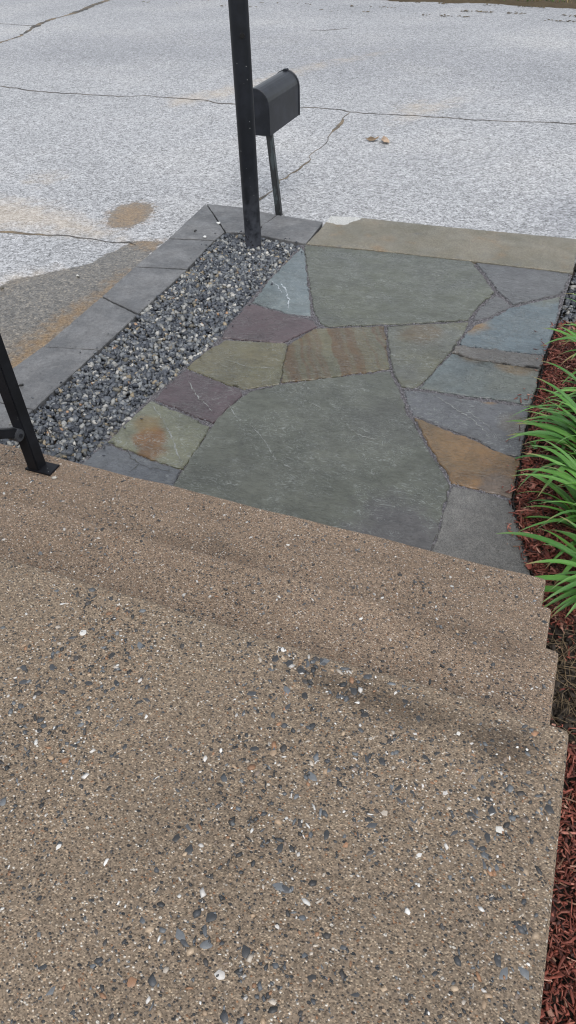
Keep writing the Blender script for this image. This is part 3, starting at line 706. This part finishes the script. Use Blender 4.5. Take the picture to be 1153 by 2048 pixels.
FLAG_OBJ, FLAG_TOP = {}, {}
path = tag(empty('flagstone_path', (0, 0, 0)), 'irregular bluestone flagstone walk from the steps to the road', None, None, 'structure')
GREEN, GREEN2, GREY, GREY2 = (.083, .089, .072), (.106, .111, .092), (.088, .089, .091), (.112, .112, .112)
OLIVE, TANG, PURP, PURP2 = (.112, .110, .070), (.148, .132, .084), (.075, .056, .060), (.098, .074, .078)
BLUE, BLUE2, RUST, BROWN = (.092, .122, .140), (.128, .155, .165), (.24, .14, .052), (.118, .082, .046)
def ctr(k):
    p = FLAG[k]; return (sum(q[0] for q in p) / len(p), sum(q[1] for q in p) / len(p))
SPEC = dict(
 A=('pale blue triangular flagstone with a white split', dict(a=BLUE2, b=(.15, .175, .175), rot=.3, ridge=.4)),
 B=('dusky purple flagstone nearest the middle of the gravel', dict(a=PURP, b=PURP2, rot=.1, ridge=.15)),
 C=('olive tan flagstone between the two purple ones', dict(a=OLIVE, b=TANG, rot=.15, ridge=.35)),
 D=('olive flagstone with brown diagonal streaks', dict(a=OLIVE, b=TANG, rot=-.3, ridge=.2, stripe=((.105, .068, .036), .07, -.03, -.5, ctr('D'), .95))),
 E=('grey olive flagstone with a brown smudge at its top', dict(a=(.10, .105, .095), b=OLIVE, rot=.4, ridge=.4, patch=[(BROWN, (-.60, 3.42), .16, .6)])),
 F=('long dark green flagstone along the brown slab', dict(a=GREEN, b=(.096, .102, .074), rot=.5, ridge=.3)),
 G=('small grey sliver between the green and grey flagstones', dict(a=GREY, b=GREY2, ridge=.2)),
 H=('grey flagstone in the far right corner', dict(a=GREY, b=GREY2, rot=.2, ridge=.12, cleft=.7)),
 I=('steel blue flagstone with a rust corner', dict(a=BLUE, b=BLUE2, rot=-.3, ridge=.2, cleft=1.5, patch=[(RUST, (-.36, 3.60), .13, .75), ((.17, .155, .09), (-.0, 4.12), .18, .5)])),
 J=('rough eroded grey strip at the foot of the blue flagstone', dict(a=(.075, .073, .072), b=(.12, .105, .088), ridge=.3, cleft=2.6, aniso=1.2)),
 K=('blue grey flagstone with an orange upper edge', dict(a=(.105, .125, .128), b=(.125, .135, .115), rot=-.2, ridge=.3, cleft=1.5, patch=[(BROWN, (-.30, 3.27), .10, .6), ((.17, .12, .065), (-.06, 3.25), .13, .7)])),
 L=('grey veined flagstone above the rust one', dict(a=GREY, b=(.118, .122, .13), rot=-.7, ridge=.45, cleft=1.3, patch=[(RUST, (-.15, 2.90), .05, .6), ((.14, .12, .09), (.02, 2.72), .12, .5)])),
 M=('rusty orange flagstone beside the mulch', dict(a=(.145, .106, .062), b=(.205, .124, .064), rot=-.6, ridge=.08, cleft=1.2, patch=[((.145, .128, .075), (-.33, 2.74), .16, .75), ((.13, .11, .095), (.02, 2.25), .15, .8)])),
 N=('plain grey flagstone against the lowest step on the right', dict(a=(.118, .114, .106), b=(.150, .146, .136), ridge=.03, cleft=.9, aniso=1., grain=1.7)),
 O=('huge grey green flagstone in the middle of the walk', dict(a=GREEN, b=GREEN2, rot=.45, ridge=.42, scale=1.2, patch=[((.080, .074, .080), (-.33, 1.85), .28, .7), ((.074, .075, .07), (-.55, 2.55), .22, .4)])),
 P=('dusky purple flagstone beside the huge one', dict(a=PURP, b=PURP2, rot=-.6, ridge=.3)),
 Q=('green flagstone with a broad rust band', dict(a=(.125, .132, .094), b=(.15, .152, .108), rot=-.7, ridge=.4, stripe=((.20, .105, .045), .16, -.02, -.35, (-1.62, 2.10), .0), patch=[((.165, .092, .044), (-1.555, 2.085), .10, .95), ((.14, .082, .042), (-1.50, 1.99), .085, .9), ((.19, .13, .06), (-1.62, 2.18), .09, .6)])),
 R=('slate grey cracked flagstone in the near left corner', dict(a=(.088, .096, .108), b=(.12, .126, .134), rot=-.2, ridge=.3, cleft=1.6)))
for i, (k, (lab, kw)) in enumerate(SPEC.items()):
    o = stone('flagstone', grow(FLAG[k], .0055), mat_flag('bluestone_%s' % k.lower(), seed=i + 3, **kw), path, top=(.006 if k == 'J' else rng.uniform(-.002, .002)), seed=i, tilt=.004, jit=.0036 if k != 'J' else .006)
    o['label'] = lab
    FLAG_OBJ[k] = o; FLAG_TOP[k] = LAST_TOP[0]
def vein(k, pts, w, mat, seed):
    """raised or sunken mineral seam running over one flagstone"""
    rs = random.Random(seed); dense = []
    for a, b in zip(pts, pts[1:]):
        n = max(2, int(math.dist(a, b) / .012))
        for j in range(n):
            t = j / n; dense.append((a[0] + (b[0] - a[0]) * t + rs.gauss(0, .003), a[1] + (b[1] - a[1]) * t + rs.gauss(0, .003)))
    dense.append(pts[-1]); bm = bmesh.new(); prev = None
    for j, q in enumerate(dense):
        a = dense[max(j - 1, 0)]; b = dense[min(j + 1, len(dense) - 1)]
        d = Vector((b[0] - a[0], b[1] - a[1])); d = d.normalized() if d.length else Vector((1, 0))
        e = w * rs.uniform(.2, 1.0) * (.85 if rs.random() < .8 else .15) * min(1, j / 3 + .1, (len(dense) - 1 - j) / 3 + .1) * .5
        z = FLAG_TOP[k](q[0], q[1])
        vs = [bm.verts.new((q[0] - d.y * e * s, q[1] + d.x * e * s, z + h)) for s, h in ((-1, .0003), (0, .0016), (1, .0003))]
        if prev:
            for m in range(2): bm.faces.new((prev[m], prev[m + 1], vs[m + 1], vs[m]))
        prev = vs
    return bm_obj('vein', bm, mat, FLAG_OBJ[k])
M_quartz = mat_plain('pale_mineral_seam', (.36, .39, .41), .5, .25, 60)
M_pale = mat_plain('pale_cleft_edge', (.205, .215, .205), .5, .3, 60)
M_fiss = mat_plain('dark_fissure', (.048, .050, .048), .7, .3, 60)
for i, (k, pts, wd, kind) in enumerate(VEINS): vein(k, pts, wd, {'q': M_quartz, 'p': M_pale, 'f': M_fiss}[kind], i + 11)
bm = bmesh.new()
bm.faces.new([bm.verts.new((x, y, -.009)) for x, y in JOINT_BED])
bmesh.ops.triangulate(bm, faces=bm.faces)
o = bm_obj('joint_bed', bm, M_joint, path); o['kind'] = 'stuff'
# coarse grains of stone dust in the joints and along the gravel margin
q = sample_poly(JOINT_BED, 60000)
free = np.ones(len(q), bool)
for k, p in FLAG.items(): free &= ~inside(p, q)
q = q[free]; n = len(q)
cols = np.array([[.125, .12, .128]]) * rng.uniform(.6, 1.5, (n, 1))
sc = rng.uniform(.0025, .0055, (n, 1)) * rng.uniform(.7, 1.2, (n, 3))
o = link('joint_grit', scatter_mesh('joint_grit', ICO_V[None], ICO_F, np.concatenate([q, rng.uniform(-.010, -.006, (n, 1))], 1), sc, rot_mats(n), cols), M_gravel, path)
o['kind'] = 'stuff'

# far slab and border blocks
slab = stone('stone_slab', SLAB, mat_slab((SLAB[2][0] + .06, SLAB[2][1] + .02, 0)), None, top=.004, thick=.085, bev=.005, jit=.001, seed=50)
tag(slab, 'long brown mottled stone slab at the road end of the flagstone walk', 'paving slab')
border = tag(empty('stone_border', (0, 0, 0)), 'grey bluestone block border around the gravel strip', 'border')
for i, p in enumerate(BORDER):
    stone('border_block', grow(p, .002), M_block, border, top=rng.uniform(.0, .004), thick=.09, bev=.004, jit=.0012, seed=60 + i, tilt=.002)

# ---------------------------------------------------------------- gravel
def crushed(m=18):
    out = []
    for _ in range(m):
        v = ICO_V * (1 + rng.normal(0, .27, (len(ICO_V), 1)))
        v[:, 1] *= rng.uniform(.55, .95); v[:, 2] *= rng.uniform(.45, .8)
        out.append(v)
    return np.array(out)
CR = crushed()
GCOL = np.array([(.045, .052, .064), (.06, .068, .082), (.085, .094, .108), (.035, .04, .05), (.115, .125, .135), (.16, .17, .175), (.25, .25, .235), (.38, .37, .34), (.22, .18, .12), (.13, .12, .095), (.32, .20, .12)])
GP = np.array([.13, .15, .16, .10, .14, .12, .09, .05, .03, .04, .006]); GP = GP / GP.sum()
def gravel(name, poly, n, label, z0, z1, dark=1.):
    q = sample_poly(poly, n)
    edge = poly_dist(poly, q)
    q = q[edge > .008]; n = len(q)
    z = z0 + (z1 - z0) * rng.random(n) ** .6
    if name == 'gravel' and n > 6000:      # a few strays kicked on to the blocks, joints and flagstones
        b = np.array([p for p in poly]); i = rng.integers(0, len(b), 130); t = rng.random((130, 1))
        st = b[i] * (1 - t) + b[(i + 1) % len(b)] * t + rng.normal(0, .035, (130, 2))
        st = st[(~inside(poly, st)) & (st[:, 1] > 1.66)]
        q = np.concatenate([q, st]); z = np.concatenate([z, np.full(len(st), .005)]); n = len(q)
    s = .0065 + .0135 * rng.random(n) ** 1.3
    if name == 'gravel': s = np.where(z > 0, s * .55, s)
    sc = np.stack([s * 1.15, s, s], -1)
    cols = GCOL[rng.choice(len(GCOL), n, p=GP)] * rng.uniform(.75, 1.25, (n, 1)) * dark
    o = link(name, scatter_mesh(name, CR, ICO_F, np.concatenate([q, z[:, None]], 1), sc, rot_mats(n), cols), M_gravel)
    return tag(o, label, None, None, 'stuff')
gravel('gravel', GRAVEL_BED, 13500, 'blue grey crushed stone filling the strip inside the border', -.045, -.006)
gravel('gravel', GRAVEL_SMALL, 2600, 'small patch of dark gravel at the far end of the planting bed', -.045, -.02, .75)
bm = bmesh.new()
bm.faces.new([bm.verts.new((x, y, -.048)) for x, y in GRAVEL_BED])
bmesh.ops.triangulate(bm, faces=bm.faces)
tag(bm_obj('gravel_bed', bm, M_joint), 'stone dust under the gravel strip', None, None, 'structure')

# ---------------------------------------------------------------- bed: painted edge shade, mulch, soil roots
bm = bmesh.new(); prev = None  # added dark strip: paints the shaded gap and the dark wet stone side
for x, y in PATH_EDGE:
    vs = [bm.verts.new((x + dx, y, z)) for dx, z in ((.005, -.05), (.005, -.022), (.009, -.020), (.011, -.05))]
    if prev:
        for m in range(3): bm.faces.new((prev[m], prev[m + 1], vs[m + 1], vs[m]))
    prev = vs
tag(bm_obj('edge_shade_strip', bm, mat_plain('edge_shade_dark', (.022, .022, .022), .7)), 'thin added dark strip for the shaded gap and wet stone side between the flagstones and the mulch', 'shade strip')

def chip_shapes(m=16):
    out = []
    base = np.array([[-1, -.9, -.7], [-1, .9, -.7], [-1, .9, .7], [-1, -.9, .7], [0, -1, -1], [0, 1, -1], [0, 1, 1], [0, -1, 1], [1, -.8, -.6], [1, .8, -.6], [1, .8, .6], [1, -.8, .6]], float)
    for _ in range(m):
        v = base + rng.normal(0, .26, base.shape) * np.array([.55, 1, 1]); v[4:8, 2] += rng.normal(0, 1.2); v[4:8, 1] += rng.normal(0, .5); v[:, 1] += v[:, 0] * rng.normal(0, .5)
        out.append(v)
    return np.array(out)
CF = np.array([[0, 3, 2, 1], [0, 1, 5, 4], [1, 2, 6, 5], [2, 3, 7, 6], [3, 0, 4, 7], [4, 5, 9, 8], [5, 6, 10, 9], [6, 7, 11, 10], [7, 4, 8, 11], [8, 9, 10, 11]])
MCOL = np.array([(.175, .046, .030), (.22, .062, .042), (.135, .036, .024), (.27, .095, .066), (.075, .024, .018), (.05, .022, .018), (.33, .135, .10), (.44, .24, .18), (.20, .11, .07)])
MP = np.array([.19, .19, .15, .13, .11, .07, .09, .03, .04])
bedpoly = [(x + .016, y) for x, y in PATH_EDGE if y < 4.05] + [(.222, 1.6), (.222, -.9), (.95, -.9), (.95, 4.0)]
def mulch():
    n = 64000
    q = sample_poly(bedpoly, n)
    pe = np.array([p for p in PATH_EDGE if p[1] < 4.0]); i = rng.integers(0, len(pe) - 1, 90); t = rng.random((90, 1))
    over = pe[i] * (1 - t) + pe[i + 1] * t - np.stack([rng.exponential(.022, 90), np.zeros(90)], -1)
    over = over[over[:, 1] > 1.66]
    keep = np.ones(n, bool)
    for key, rad, p in (('dirt', .17, .93), ('dirt2', .13, .9)):
        d = np.linalg.norm((q - np.array(PTS[key])) / np.array([1.3, 1.0]), axis=1); keep &= ~((d < rad) & (rng.random(n) < p))
    keep &= rng.random(n) < np.where(q[:, 0] > .75, .5, 1)
    keep &= rng.random(n) < np.clip((4.15 - q[:, 1]) / .5, 0, 1)
    q = q[keep]; n = len(q)
    L = .005 + .022 * rng.random(n) ** 2.6
    big = rng.random(n) < .022; L = np.where(big, rng.uniform(.013, .027, n), L)
    wd = rng.uniform(.0008, .0030, n) * (1 + 1.9 * big); th = rng.uniform(.0006, .0016, n) * (1 + big)
    z = -.038 + .032 * rng.random(n) ** .7 + .012 * np.clip((1.6 - q[:, 1]), 0, 1)
    m = len(over); k = rng.integers(0, n, m)
    q = np.concatenate([q, over]); z = np.concatenate([z, np.full(m, .006)]); L = np.concatenate([L, L[k] * .8]); wd = np.concatenate([wd, wd[k]]); th = np.concatenate([th, th[k]]); n += m
    cols = MCOL[rng.choice(len(MCOL), n, p=MP)] * rng.uniform(.65, 1.3, (n, 1))
    o = link('mulch', scatter_mesh('mulch', chip_shapes(), CF, np.concatenate([q, z[:, None]], 1), np.stack([L, wd, th], -1), rot_mats(n, .30, True), cols), M_chip)
    tag(o, 'red dyed shredded wood mulch in the planting bed', None, None, 'stuff')
    # dead roots and needles over the bare soil
    m = 420
    c = np.array([PTS['dirt'], PTS['dirt2']])[rng.integers(0, 2, m)] + rng.normal(0, .10, (m, 2))
    c[:, 0] = np.maximum(c[:, 0], .24)
    k = rng.random((m, 1))
    o = link('dead_roots', scatter_mesh('dead_roots', chip_shapes(), CF, np.concatenate([c, rng.uniform(-.035, -.005, (m, 1))], 1), np.stack([rng.uniform(.012, .04, m), np.full(m, .0008), np.full(m, .0008)], -1), rot_mats(m, .3, True), np.concatenate([.10 + .14 * k, .075 + .10 * k, .045 + .06 * k], 1)), M_chip)
    tag(o, 'fine dry roots tangled over the bare soil patch', None, None, 'stuff')
    m = 900
    c = np.array([PTS['dirt'], PTS['dirt2']])[rng.integers(0, 2, m)] + rng.normal(0, .09, (m, 2))
    c[:, 0] = np.maximum(c[:, 0], .225)
    s = .003 + .014 * rng.random(m) ** 3
    o = link('soil_clods', scatter_mesh('soil_clods', CR, ICO_F, np.concatenate([c, rng.uniform(-.045, -.025, (m, 1))], 1), np.stack([s * 1.3, s, s], -1), rot_mats(m), np.array([[.032, .026, .021]]) * rng.uniform(.5, 1.6, (m, 1))), mat_tint('clod', .8, .3, 120, .002, .3))
    tag(o, 'dark crumbly soil clods beside the second step', None, None, 'stuff')
mulch()

# ---------------------------------------------------------------- plants
def leaf_mesh(L, wd, elev, droop, twist, seed):
    rs = random.Random(seed); N = 13; V = []; U = []
    x = z = 0.; a = elev
    ds = L / (N - 1)
    sway = rs.uniform(-.12, .12)
    for i in range(N):
        t = i / (N - 1)
        ww = wd * min(1, .55 + 1.6 * t) * (1 - max(0, (t - .45) / .55) ** 1.7) + .0006
        yy = sway * t * t * L
        tw = twist * t
        fold = ww * (.55 - .3 * t)
        for s in (-1, -.5, 0, .5, 1):
            ly = s * ww * .5; lz = abs(s) * fold * .6
            V.append((x - lz * math.sin(a), yy + ly * math.cos(tw) - lz * math.sin(tw), z + lz * math.cos(a) + ly * math.sin(tw)))
            U.append((t, s * .5 + .5, 0, 1))
        x += ds * math.cos(a); z += ds * math.sin(a)
        a -= droop * (.35 + 1.3 * t) / (N - 1)
    F = [[i * 5 + j, i * 5 + j + 1, i * 5 + j + 6, i * 5 + j + 5] for i in range(N - 1) for j in range(4)]
    me = np_mesh('leaf', V, F, True, {'along': U})
    me.materials.append(M_leaf)
    return me
LEAVES = []
for i in range(22):
    rs = random.Random(i + 90)
    LEAVES.append(leaf_mesh(rs.uniform(.36, .54), rs.uniform(.020, .030), R(rs.uniform(34, 80)), R(rs.uniform(75, 130)), rs.uniform(-.8, .8), i))
def daylily(x, y, n, sc, label, seed):
    rs = random.Random(seed)
    root = tag(empty('daylily', (x, y, -.03)), label, 'plant', 'daylilies along the mulch bed')
    for i in range(n):
        o = bpy.data.objects.new('leaf', rs.choice(LEAVES)); COL.objects.link(o)
        o.parent = root
        o.location = (rs.gauss(0, .022), rs.gauss(0, .022), 0)
        s = sc * rs.uniform(.75, 1.12)
        o.scale = (s, s, s)
        o.rotation_euler = (rs.gauss(0, .12), rs.gauss(0, .12), rs.uniform(0, 6.283))
    return root
for i, (x, y, n, s, lab) in enumerate((
    (.36, 3.36, 80, .85, 'farthest green daylily clump in the mulch, nearest the small gravel patch'),
    (.37, 2.93, 92, .95, 'second daylily clump from the road, spreading over the red mulch'),
    (.36, 2.50, 110, 1.0, 'fullest daylily clump, its leaves reaching over the path beside the rusty flagstone'),
    (.40, 2.12, 96, 1.0, 'daylily clump level with the plain grey flagstone, leaves arching over the mulch'),
    (.49, 1.80, 80, 1.0, 'nearest daylily clump, long leaves arching down towards the lowest step'))):
    daylily(x, y, n, s, lab, i + 5)

def herb(x, y, z, n, L, name, label, seed):
    rs = random.Random(seed)
    root = tag(empty(name, (x, y, z)), label, 'weed' if name == 'weed' else 'plant')
    pts = [(-.02, 0), (.15, .16), (.42, .27), (.72, .2), (1, 0)]
    V = [(t, s * wv, .18 * math.sin(t * 2.6) + (abs(s) * .05)) for t, wv in pts for s in (-1, 0, 1)]
    F = [[i * 3 + j, i * 3 + j + 1, i * 3 + j + 4, i * 3 + j + 3] for i in range(4) for j in range(2)]
    me = np_mesh('leaf', V, F, True, {'along': [(.6, .5, 0, 1)] * len(V)}); me.materials.append(M_leaf)
    bm = bmesh.new()
    bmesh.ops.create_cone(bm, segments=6, radius1=L * .05, radius2=L * .02, depth=L * .9, cap_ends=True, matrix=Matrix.Translation((0, 0, L * .45)))
    bm_obj('stem', bm, M_leaf, root)
    for i in range(n):
        o = bpy.data.objects.new('leaf', me); COL.objects.link(o); o.parent = root
        s = L * rs.uniform(.6, 1.05); o.scale = (s, s, s)
        o.location = (0, 0, L * .9 * i / n); o.rotation_euler = (0, rs.uniform(-.7, -.05), i * 2.4 + rs.uniform(-.3, .3))
    return root
herb(*PTS['weed'], -.01, 7, .028, 'weed', 'tiny pale green weed sprouting in the mulch against the path edge', 3)
herb(.235, 4.10, -.03, 13, .10, 'leafy_plant', 'broad leaved green plant at the far end of the bed by the gravel patch', 4)

# ---------------------------------------------------------------- tall steel pole
pole_r = .056
vx = Vector((PTS['post'][0], PTS['post'][1])); dirp = vx.normalized()
pc = vx + dirp * pole_r
pole = tag(empty('steel_pole', (pc.x, pc.y, -.05)), 'tall round black steel pole standing in the gravel strip', 'pole')
bm = bmesh.new()
seg = 40; levels = [0, .03, .06, .1, .3, .6, 1.0, 1.5, 2.0, 2.55]
rings = []
for z in levels:
    rings.append([bm.verts.new((pole_r * math.cos(6.28318 * i / seg), pole_r * math.sin(6.28318 * i / seg), z)) for i in range(seg)])
for a, b in zip(rings, rings[1:]):
    for i in range(seg): bm.faces.new((a[i], a[(i + 1) % seg], b[(i + 1) % seg], b[i]))
bm.faces.new(rings[-1])
bm_obj('shaft', bm, M_pole, pole, True)
bm = bmesh.new()
bmesh.ops.create_cone(bm, segments=32, radius1=pole_r + .006, radius2=pole_r + .003, depth=.03, cap_ends=True, matrix=Matrix.Translation((0, 0, 2.56)))
bm_obj('cap', bm, M_steel, pole)
toc = Vector((-pc.x, -pc.y, 0)).normalized()
tq = toc.rotated if False else None
ang = math.atan2(toc.y, toc.x) + .20
hd = Vector((math.cos(ang), math.sin(ang), 0))
hole_m = Matrix.Translation(hd * (pole_r - .004) + Vector((0, 0, 1.25))) @ hd.to_track_quat('Z', 'Y').to_matrix().to_4x4()
bm = bmesh.new()
bmesh.ops.create_cone(bm, segments=20, radius1=.0135, radius2=.0135, depth=.0125, cap_ends=True, matrix=hole_m)
bm_obj('bolt_hole_disc', bm, M_black, pole)  # solid black disc, slightly proud; its colour paints the hole's inner shade
bm = bmesh.new()
prev = None
for i in range(25):
    a = 6.28318 * i / 24; c = hole_m @ Vector((.0145 * math.cos(a), .0145 * math.sin(a), .004)); d = hole_m @ Vector((.0125 * math.cos(a), .0125 * math.sin(a), .0065)); e = hole_m @ Vector((.0165 * math.cos(a), .0165 * math.sin(a), .002))
    vs = [bm.verts.new(p) for p in (e, c, d)]
    if prev:
        for m in range(2): bm.faces.new((prev[m], prev[m + 1], vs[m + 1], vs[m]))
    prev = vs
bm_obj('hole_rim', bm, M_steel, pole)

# ---------------------------------------------------------------- mailbox
MB_W, MB_S, MB_R = .205, .19, .1025
mbz, mbx1, mby0, mby1 = .483, PTS['mb_near'][0], PTS['mb_near'][1], PTS['mb_far'][1]
mbc = Vector((mbx1 - MB_W / 2, (mby0 + mby1) / 2, mbz))
mb = tag(empty('mailbox', (PTS['mb_base'][0], PTS['mb_base'][1], ROAD_Z)), 'black arched top mailbox on a thin flaking post at the road edge', 'mailbox')
off = mbc - Vector(mb.location)
M_mb = mat_mailbox()
def arch(w, s, inset=0, n=14):
    r = w / 2 - inset
    return [(-r, inset)] + [(-r * math.cos(math.pi * i / n), s + (w / 2 - inset) * math.sin(math.pi * i / n) * 1.0) for i in range(n + 1)] + [(r, inset)]
def extrude_arch(name, w, s, y0, y1, mat, parent, bev=.004, inset=0):
    bm = bmesh.new(); prof = arch(w, s, inset); rings = []
    for yy, k in ((y0, bev), (y0 + bev, 0), (y0 + bev * 3, 0), (y1 - bev * 3, 0), (y1 - bev, 0), (y1, bev)):
        p = arch(w, s, inset + k)
        rings.append([bm.verts.new((off.x + a, off.y + yy, off.z + b)) for a, b in p])
    n = len(prof)
    for a, b in zip(rings, rings[1:]):
        for i in range(n): bm.faces.new((a[i], a[(i + 1) % n], b[(i + 1) % n], b[i]))
    bm.faces.new(rings[0]); bm.faces.new(list(reversed(rings[-1])))
    return bm_obj(name, bm, mat, parent)
hl = (mby1 - mby0) / 2
body = extrude_arch('body', MB_W, MB_S, -hl, hl - .02, M_mb, mb, .003)
extrude_arch('back_rim', MB_W + .006, MB_S, -hl - .002, -hl + .012, M_mb, mb, .003, .0)
door = extrude_arch('door', MB_W + .010, MB_S, hl - .019, hl + .002, M_mb, mb, .004)
bm = bmesh.new()
bmesh.ops.create_cube(bm, size=1, matrix=Matrix.Translation((off.x, off.y + hl - .012, off.z + MB_S + MB_R + .004)) @ Matrix.Diagonal((.034, .05, .016, 1)))
bmesh.ops.bevel(bm, geom=bm.edges[:], offset=.005, segments=2, affect='EDGES')
bm_obj('door_catch', bm, M_mb, door)
bm = bmesh.new()
bmesh.ops.create_cube(bm, size=1, matrix=Matrix.Translation((off.x - .03, off.y + .06, off.z - .012)) @ Matrix.Diagonal((.10, hl * 1.2, .022, 1)))
bm_obj('mounting_board', bm, M_steel, mb)
bm = bmesh.new()
topx, topy = PTS['mb_top'][0] - PTS['mb_base'][0] - .055, PTS['mb_top'][1] - PTS['mb_base'][1] + .075
ring = []
for (x, y, z) in ((0, .012, -.05), (topx, topy, mbz - ROAD_Z - .001)):
    ring.append([bm.verts.new((x + a, y + b, z)) for a, b in ((-.022, -.022), (.022, -.022), (.022, .022), (-.022, .022))])
for i in range(4): bm.faces.new((ring[0][i], ring[0][(i + 1) % 4], ring[1][(i + 1) % 4], ring[1][i]))
bm.faces.new(ring[1]); bm.faces.new(ring[0][::-1])
bmesh.ops.bevel(bm, geom=[e for e in bm.edges if abs(e.verts[0].co.z - e.verts[1].co.z) > .1], offset=.004, segments=2, affect='EDGES')
bm_obj('post', bm, mat_mail_post(), mb)

# ---------------------------------------------------------------- stair railing
a, f, r_ = (Vector((*PTS[k], 0)) for k in ('rp_l', 'rp_f', 'rp_r'))
ex = Vector((1, 0, 0)); pw = .052
rc = Vector((f.x - pw / 2, f.y + pw / 2, NOSE[0][1]))
rail = tag(empty('stair_railing', rc), 'black square steel stair railing bolted to the lowest step', 'railing')
def box(name, c, d, mat, parent, bev=.003, rot=None):
    bm = bmesh.new()
    m = Matrix.Translation(c) @ (rot or Matrix()) @ Matrix.Diagonal((*d, 1))
    bmesh.ops.create_cube(bm, size=1, matrix=m)
    if bev: bmesh.ops.bevel(bm, geom=bm.edges[:], offset=bev, segments=2, affect='EDGES')
    return bm_obj(name, bm, mat, parent)
box('post', (0, 0, .49), (pw, pw, .98), M_steel, rail, .004)
box('base_plate', (.022, .002, .004), (.118, .066, .008), M_steel, rail, .002)
slope = math.atan2(.202, .306)
for nm, z, wd, ht in (('lower_rail', .195, .034, .034), ('handrail', .93, .045, .05)):
    L = 1.75
    rot = Matrix.Rotation(-slope, 4, 'X')
    c = Vector((0, -pw / 2 - .012 - math.cos(slope) * L / 2, z + math.sin(slope) * L / 2))
    o = box(nm, c, (wd, L, ht), M_steel, rail, .004, rot)
def knuckle():
    bm = bmesh.new()
    m = Matrix.Translation((0, -pw / 2 - .02, .193)) @ Matrix.Rotation(math.pi / 2, 4, 'Y')
    bmesh.ops.create_cone(bm, segments=24, radius1=.024, radius2=.024, depth=.046, cap_ends=True, matrix=m)
    bmesh.ops.bevel(bm, geom=[e for e in bm.edges if len(e.link_faces) == 2 and e.calc_face_angle(0) > 1], offset=.003, segments=2, affect='EDGES')
    k = bm_obj('bracket', bm, mat_plain('worn_bracket', (.05, .053, .06), .45), rail)
    bm = bmesh.new()
    m = Matrix.Translation((.0245, -pw / 2 - .02, .193)) @ Matrix.Rotation(math.pi / 2, 4, 'Y')
    bmesh.ops.create_cone(bm, segments=6, radius1=.008, radius2=.008, depth=.006, cap_ends=True, matrix=m)
    bm_obj('bolt', bm, M_steel, k)
knuckle()
box('post', (0, -.0 - 1.72, 1.08 + .05), (pw, pw, 1.05), M_steel, rail, .004)

# ---------------------------------------------------------------- small loose things
def loose_stone(name, key, z, s, col, label, cat='stone', grp=None):
    v = CR[rng.integers(0, len(CR))] * np.array([s * 1.2, s, s * .8])
    me = np_mesh(name, v, ICO_F, False, {'tint': np.tile(np.append(col, 1), (len(v), 1))})
    o = link(name, me, M_gravel); o.location = (*PTS[key], z); o.rotation_euler = (0, 0, rng.uniform(0, 6))
    return tag(o, label, cat, grp)
loose_stone('loose_pebble', 'w1', .008, .016, (.62, .62, .6), 'white pebble lying on the border near the gravel corner')
loose_stone('loose_pebble', 'w2', .008, .016, (.66, .66, .63), 'white pebble on the border joint closest to the pole')
loose_stone('loose_pebble', 'w3', .006, .012, (.02, .02, .02), 'small dark pebble on the corner border block')
loose_stone('loose_pebble', 'w4', .006, .011, (.015, .015, .015), 'black pebble on the border block behind the railing post')
loose_stone('loose_pebble', 'w5', ROAD_Z + .006, .015, (.55, .54, .5), 'pale pebble at the edge of the wet asphalt patch')
loose_stone('loose_pebble', 'w6', ROAD_Z + .006, .014, (.10, .09, .07), 'brown grey pebble on the asphalt left of the wet patch')
loose_stone('mortar_chip', 'chip', NOSE[0][1] + .004, .012, (.5, .48, .43), 'broken white mortar chip under the railing base plate', 'mortar chip')
def dead_leaf(key, s, col, label, rz):
    pts = [(-1, 0, .3), (-.5, -.45, .05), (.2, -.55, .12), (.8, -.3, .35), (1, .1, .5), (.5, .5, .15), (-.2, .5, .4), (-.7, .3, .2), (0, 0, 0)]
    F = [[i, (i + 1) % 8, 8] for i in range(8)]
    me = np_mesh('dead_leaf', np.array(pts) * s, F)
    o = link('dead_leaf', me, mat_plain('dry_leaf_' + key, col, .8)); o.location = (*PTS[key], ROAD_Z + .008); o.rotation_euler = (0, 0, rz)
    md = o.modifiers.new('thickness', 'SOLIDIFY'); md.thickness = .002
    return tag(o, label, 'leaf')
dead_leaf('leaf1', .065, (.20, .14, .085), 'curled brown dead leaf on the asphalt beyond the mailbox', .4)
dead_leaf('leaf2', .075, (.42, .31, .22), 'pale orange dead leaf on the asphalt, right of the brown one', 2.0)
